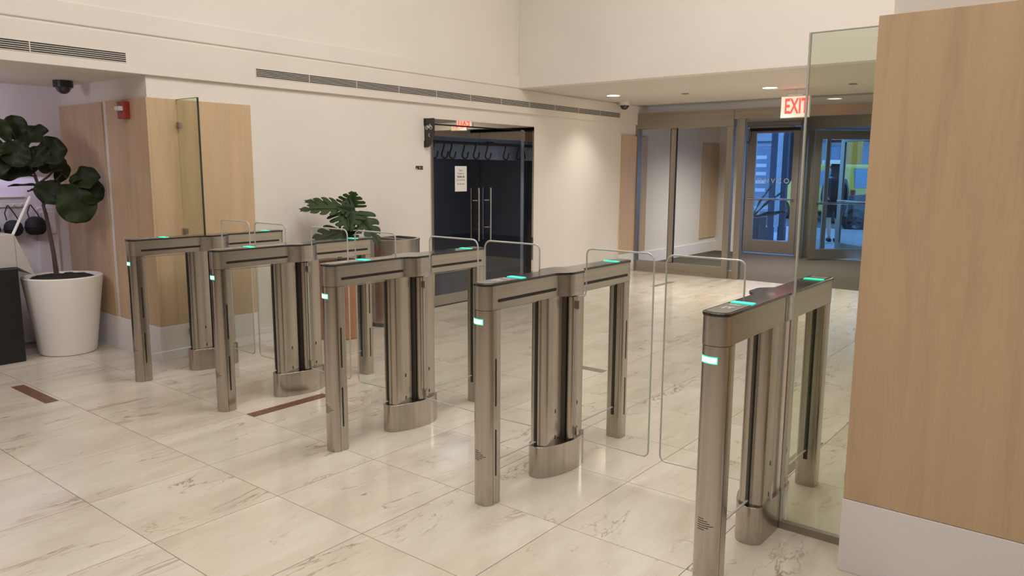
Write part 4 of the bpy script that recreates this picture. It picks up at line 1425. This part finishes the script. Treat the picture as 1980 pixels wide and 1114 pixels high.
# ---- pedestrian walking past outside
def skin_body(name, pts, edges, radii, mat, parent, root=0, sub=2):
    me = bpy.data.meshes.new(name)
    me.from_pydata(pts, edges, [])
    o = bpy.data.objects.new(name, me)
    col.objects.link(o)
    sk = o.modifiers.new('skin', 'SKIN')
    for i, r in enumerate(radii):
        me.skin_vertices[0].data[i].radius = (r, r) if not isinstance(r, tuple) else r
        me.skin_vertices[0].data[i].use_root = i == root
    ss = o.modifiers.new('sub', 'SUBSURF')
    ss.levels = sub
    ss.render_levels = sub
    dg = bpy.context.evaluated_depsgraph_get()
    m2 = bpy.data.meshes.new_from_object(o.evaluated_get(dg))
    bpy.data.objects.remove(o)
    m2.materials.clear()
    return link(name, m2, mat, parent, 60)


pp = empty('person', (-1.62, 15.6, -0.009), math.radians(25))
tag(pp, 'person in dark clothes and a backpack walking past outside', 'person')
bp_ = [(0, 0, 0.95), (0, 0.01, 1.15), (0, 0.02, 1.38), (0, 0.03, 1.47), (0, 0.05, 1.56), (0, 0.06, 1.66),
       (0.10, 0, 0.90), (0.11, 0.14, 0.50), (0.11, 0.10, 0.10), (0.11, 0.22, 0.04),
       (-0.10, 0, 0.90), (-0.11, -0.06, 0.50), (-0.11, -0.28, 0.14), (-0.11, -0.20, 0.05),
       (0.19, 0.02, 1.38), (0.24, -0.04, 1.12), (0.24, 0.10, 0.90), (0.24, 0.16, 0.82),
       (-0.19, 0.02, 1.38), (-0.24, 0.02, 1.12), (-0.24, 0.18, 0.94), (-0.24, 0.24, 0.88)]
be_ = [(0, 1), (1, 2), (2, 3), (3, 4), (4, 5), (0, 6), (6, 7), (7, 8), (8, 9), (0, 10), (10, 11), (11, 12), (12, 13), (2, 14), (14, 15), (15, 16), (16, 17), (2, 18), (18, 19), (19, 20), (20, 21)]
br_ = [0.145, 0.13, 0.15, 0.06, 0.085, 0.09, 0.09, 0.058, 0.038, 0.03, 0.09, 0.058, 0.038, 0.03, 0.06, 0.046, 0.036, 0.03, 0.06, 0.046, 0.036, 0.03]
skin_body('body', bp_, be_, br_, 'skin', pp)
cp = [(0, 0, 0.86), (0, 0.01, 1.12), (0, 0.02, 1.38), (0, 0.03, 1.46), (0.19, 0.02, 1.38), (0.24, -0.04, 1.12), (0.24, 0.09, 0.93), (-0.19, 0.02, 1.38), (-0.24, 0.02, 1.12), (-0.24, 0.16, 0.96)]
skin_body('jacket', cp, [(0, 1), (1, 2), (2, 3), (2, 4), (4, 5), (5, 6), (2, 7), (7, 8), (8, 9)], [0.175, 0.16, 0.175, 0.08, 0.08, 0.062, 0.05, 0.08, 0.062, 0.05], 'cloth', pp)
sp_ = [(0, 0, 0.92), (0.10, 0, 0.86), (0.11, 0.13, 0.52), (-0.10, 0, 0.86), (-0.11, -0.05, 0.52)]
skin_body('shorts', sp_, [(0, 1), (1, 2), (0, 3), (3, 4)], [0.16, 0.11, 0.085, 0.11, 0.085], 'cloth', pp)
skin_body('hair', [(0, 0.035, 1.70), (0, 0.01, 1.62), (0, 0.005, 1.56)], [(0, 1), (1, 2)], [0.115, 0.12, 0.10], 'hair', pp, 1)
for sx, yy, zz in ((0.11, 0.16, 0.045), (-0.11, -0.25, 0.08)):
    MB().box(sx - 0.045, sx + 0.045, yy - 0.12, yy + 0.15, zz - 0.045, zz + 0.035).build('shoe', 'cloth', pp, 0, 0.025)
MB().box(-0.16, 0.16, -0.34, -0.14, 0.98, 1.46).build('backpack', 'bag', pp, 0, 0.05)
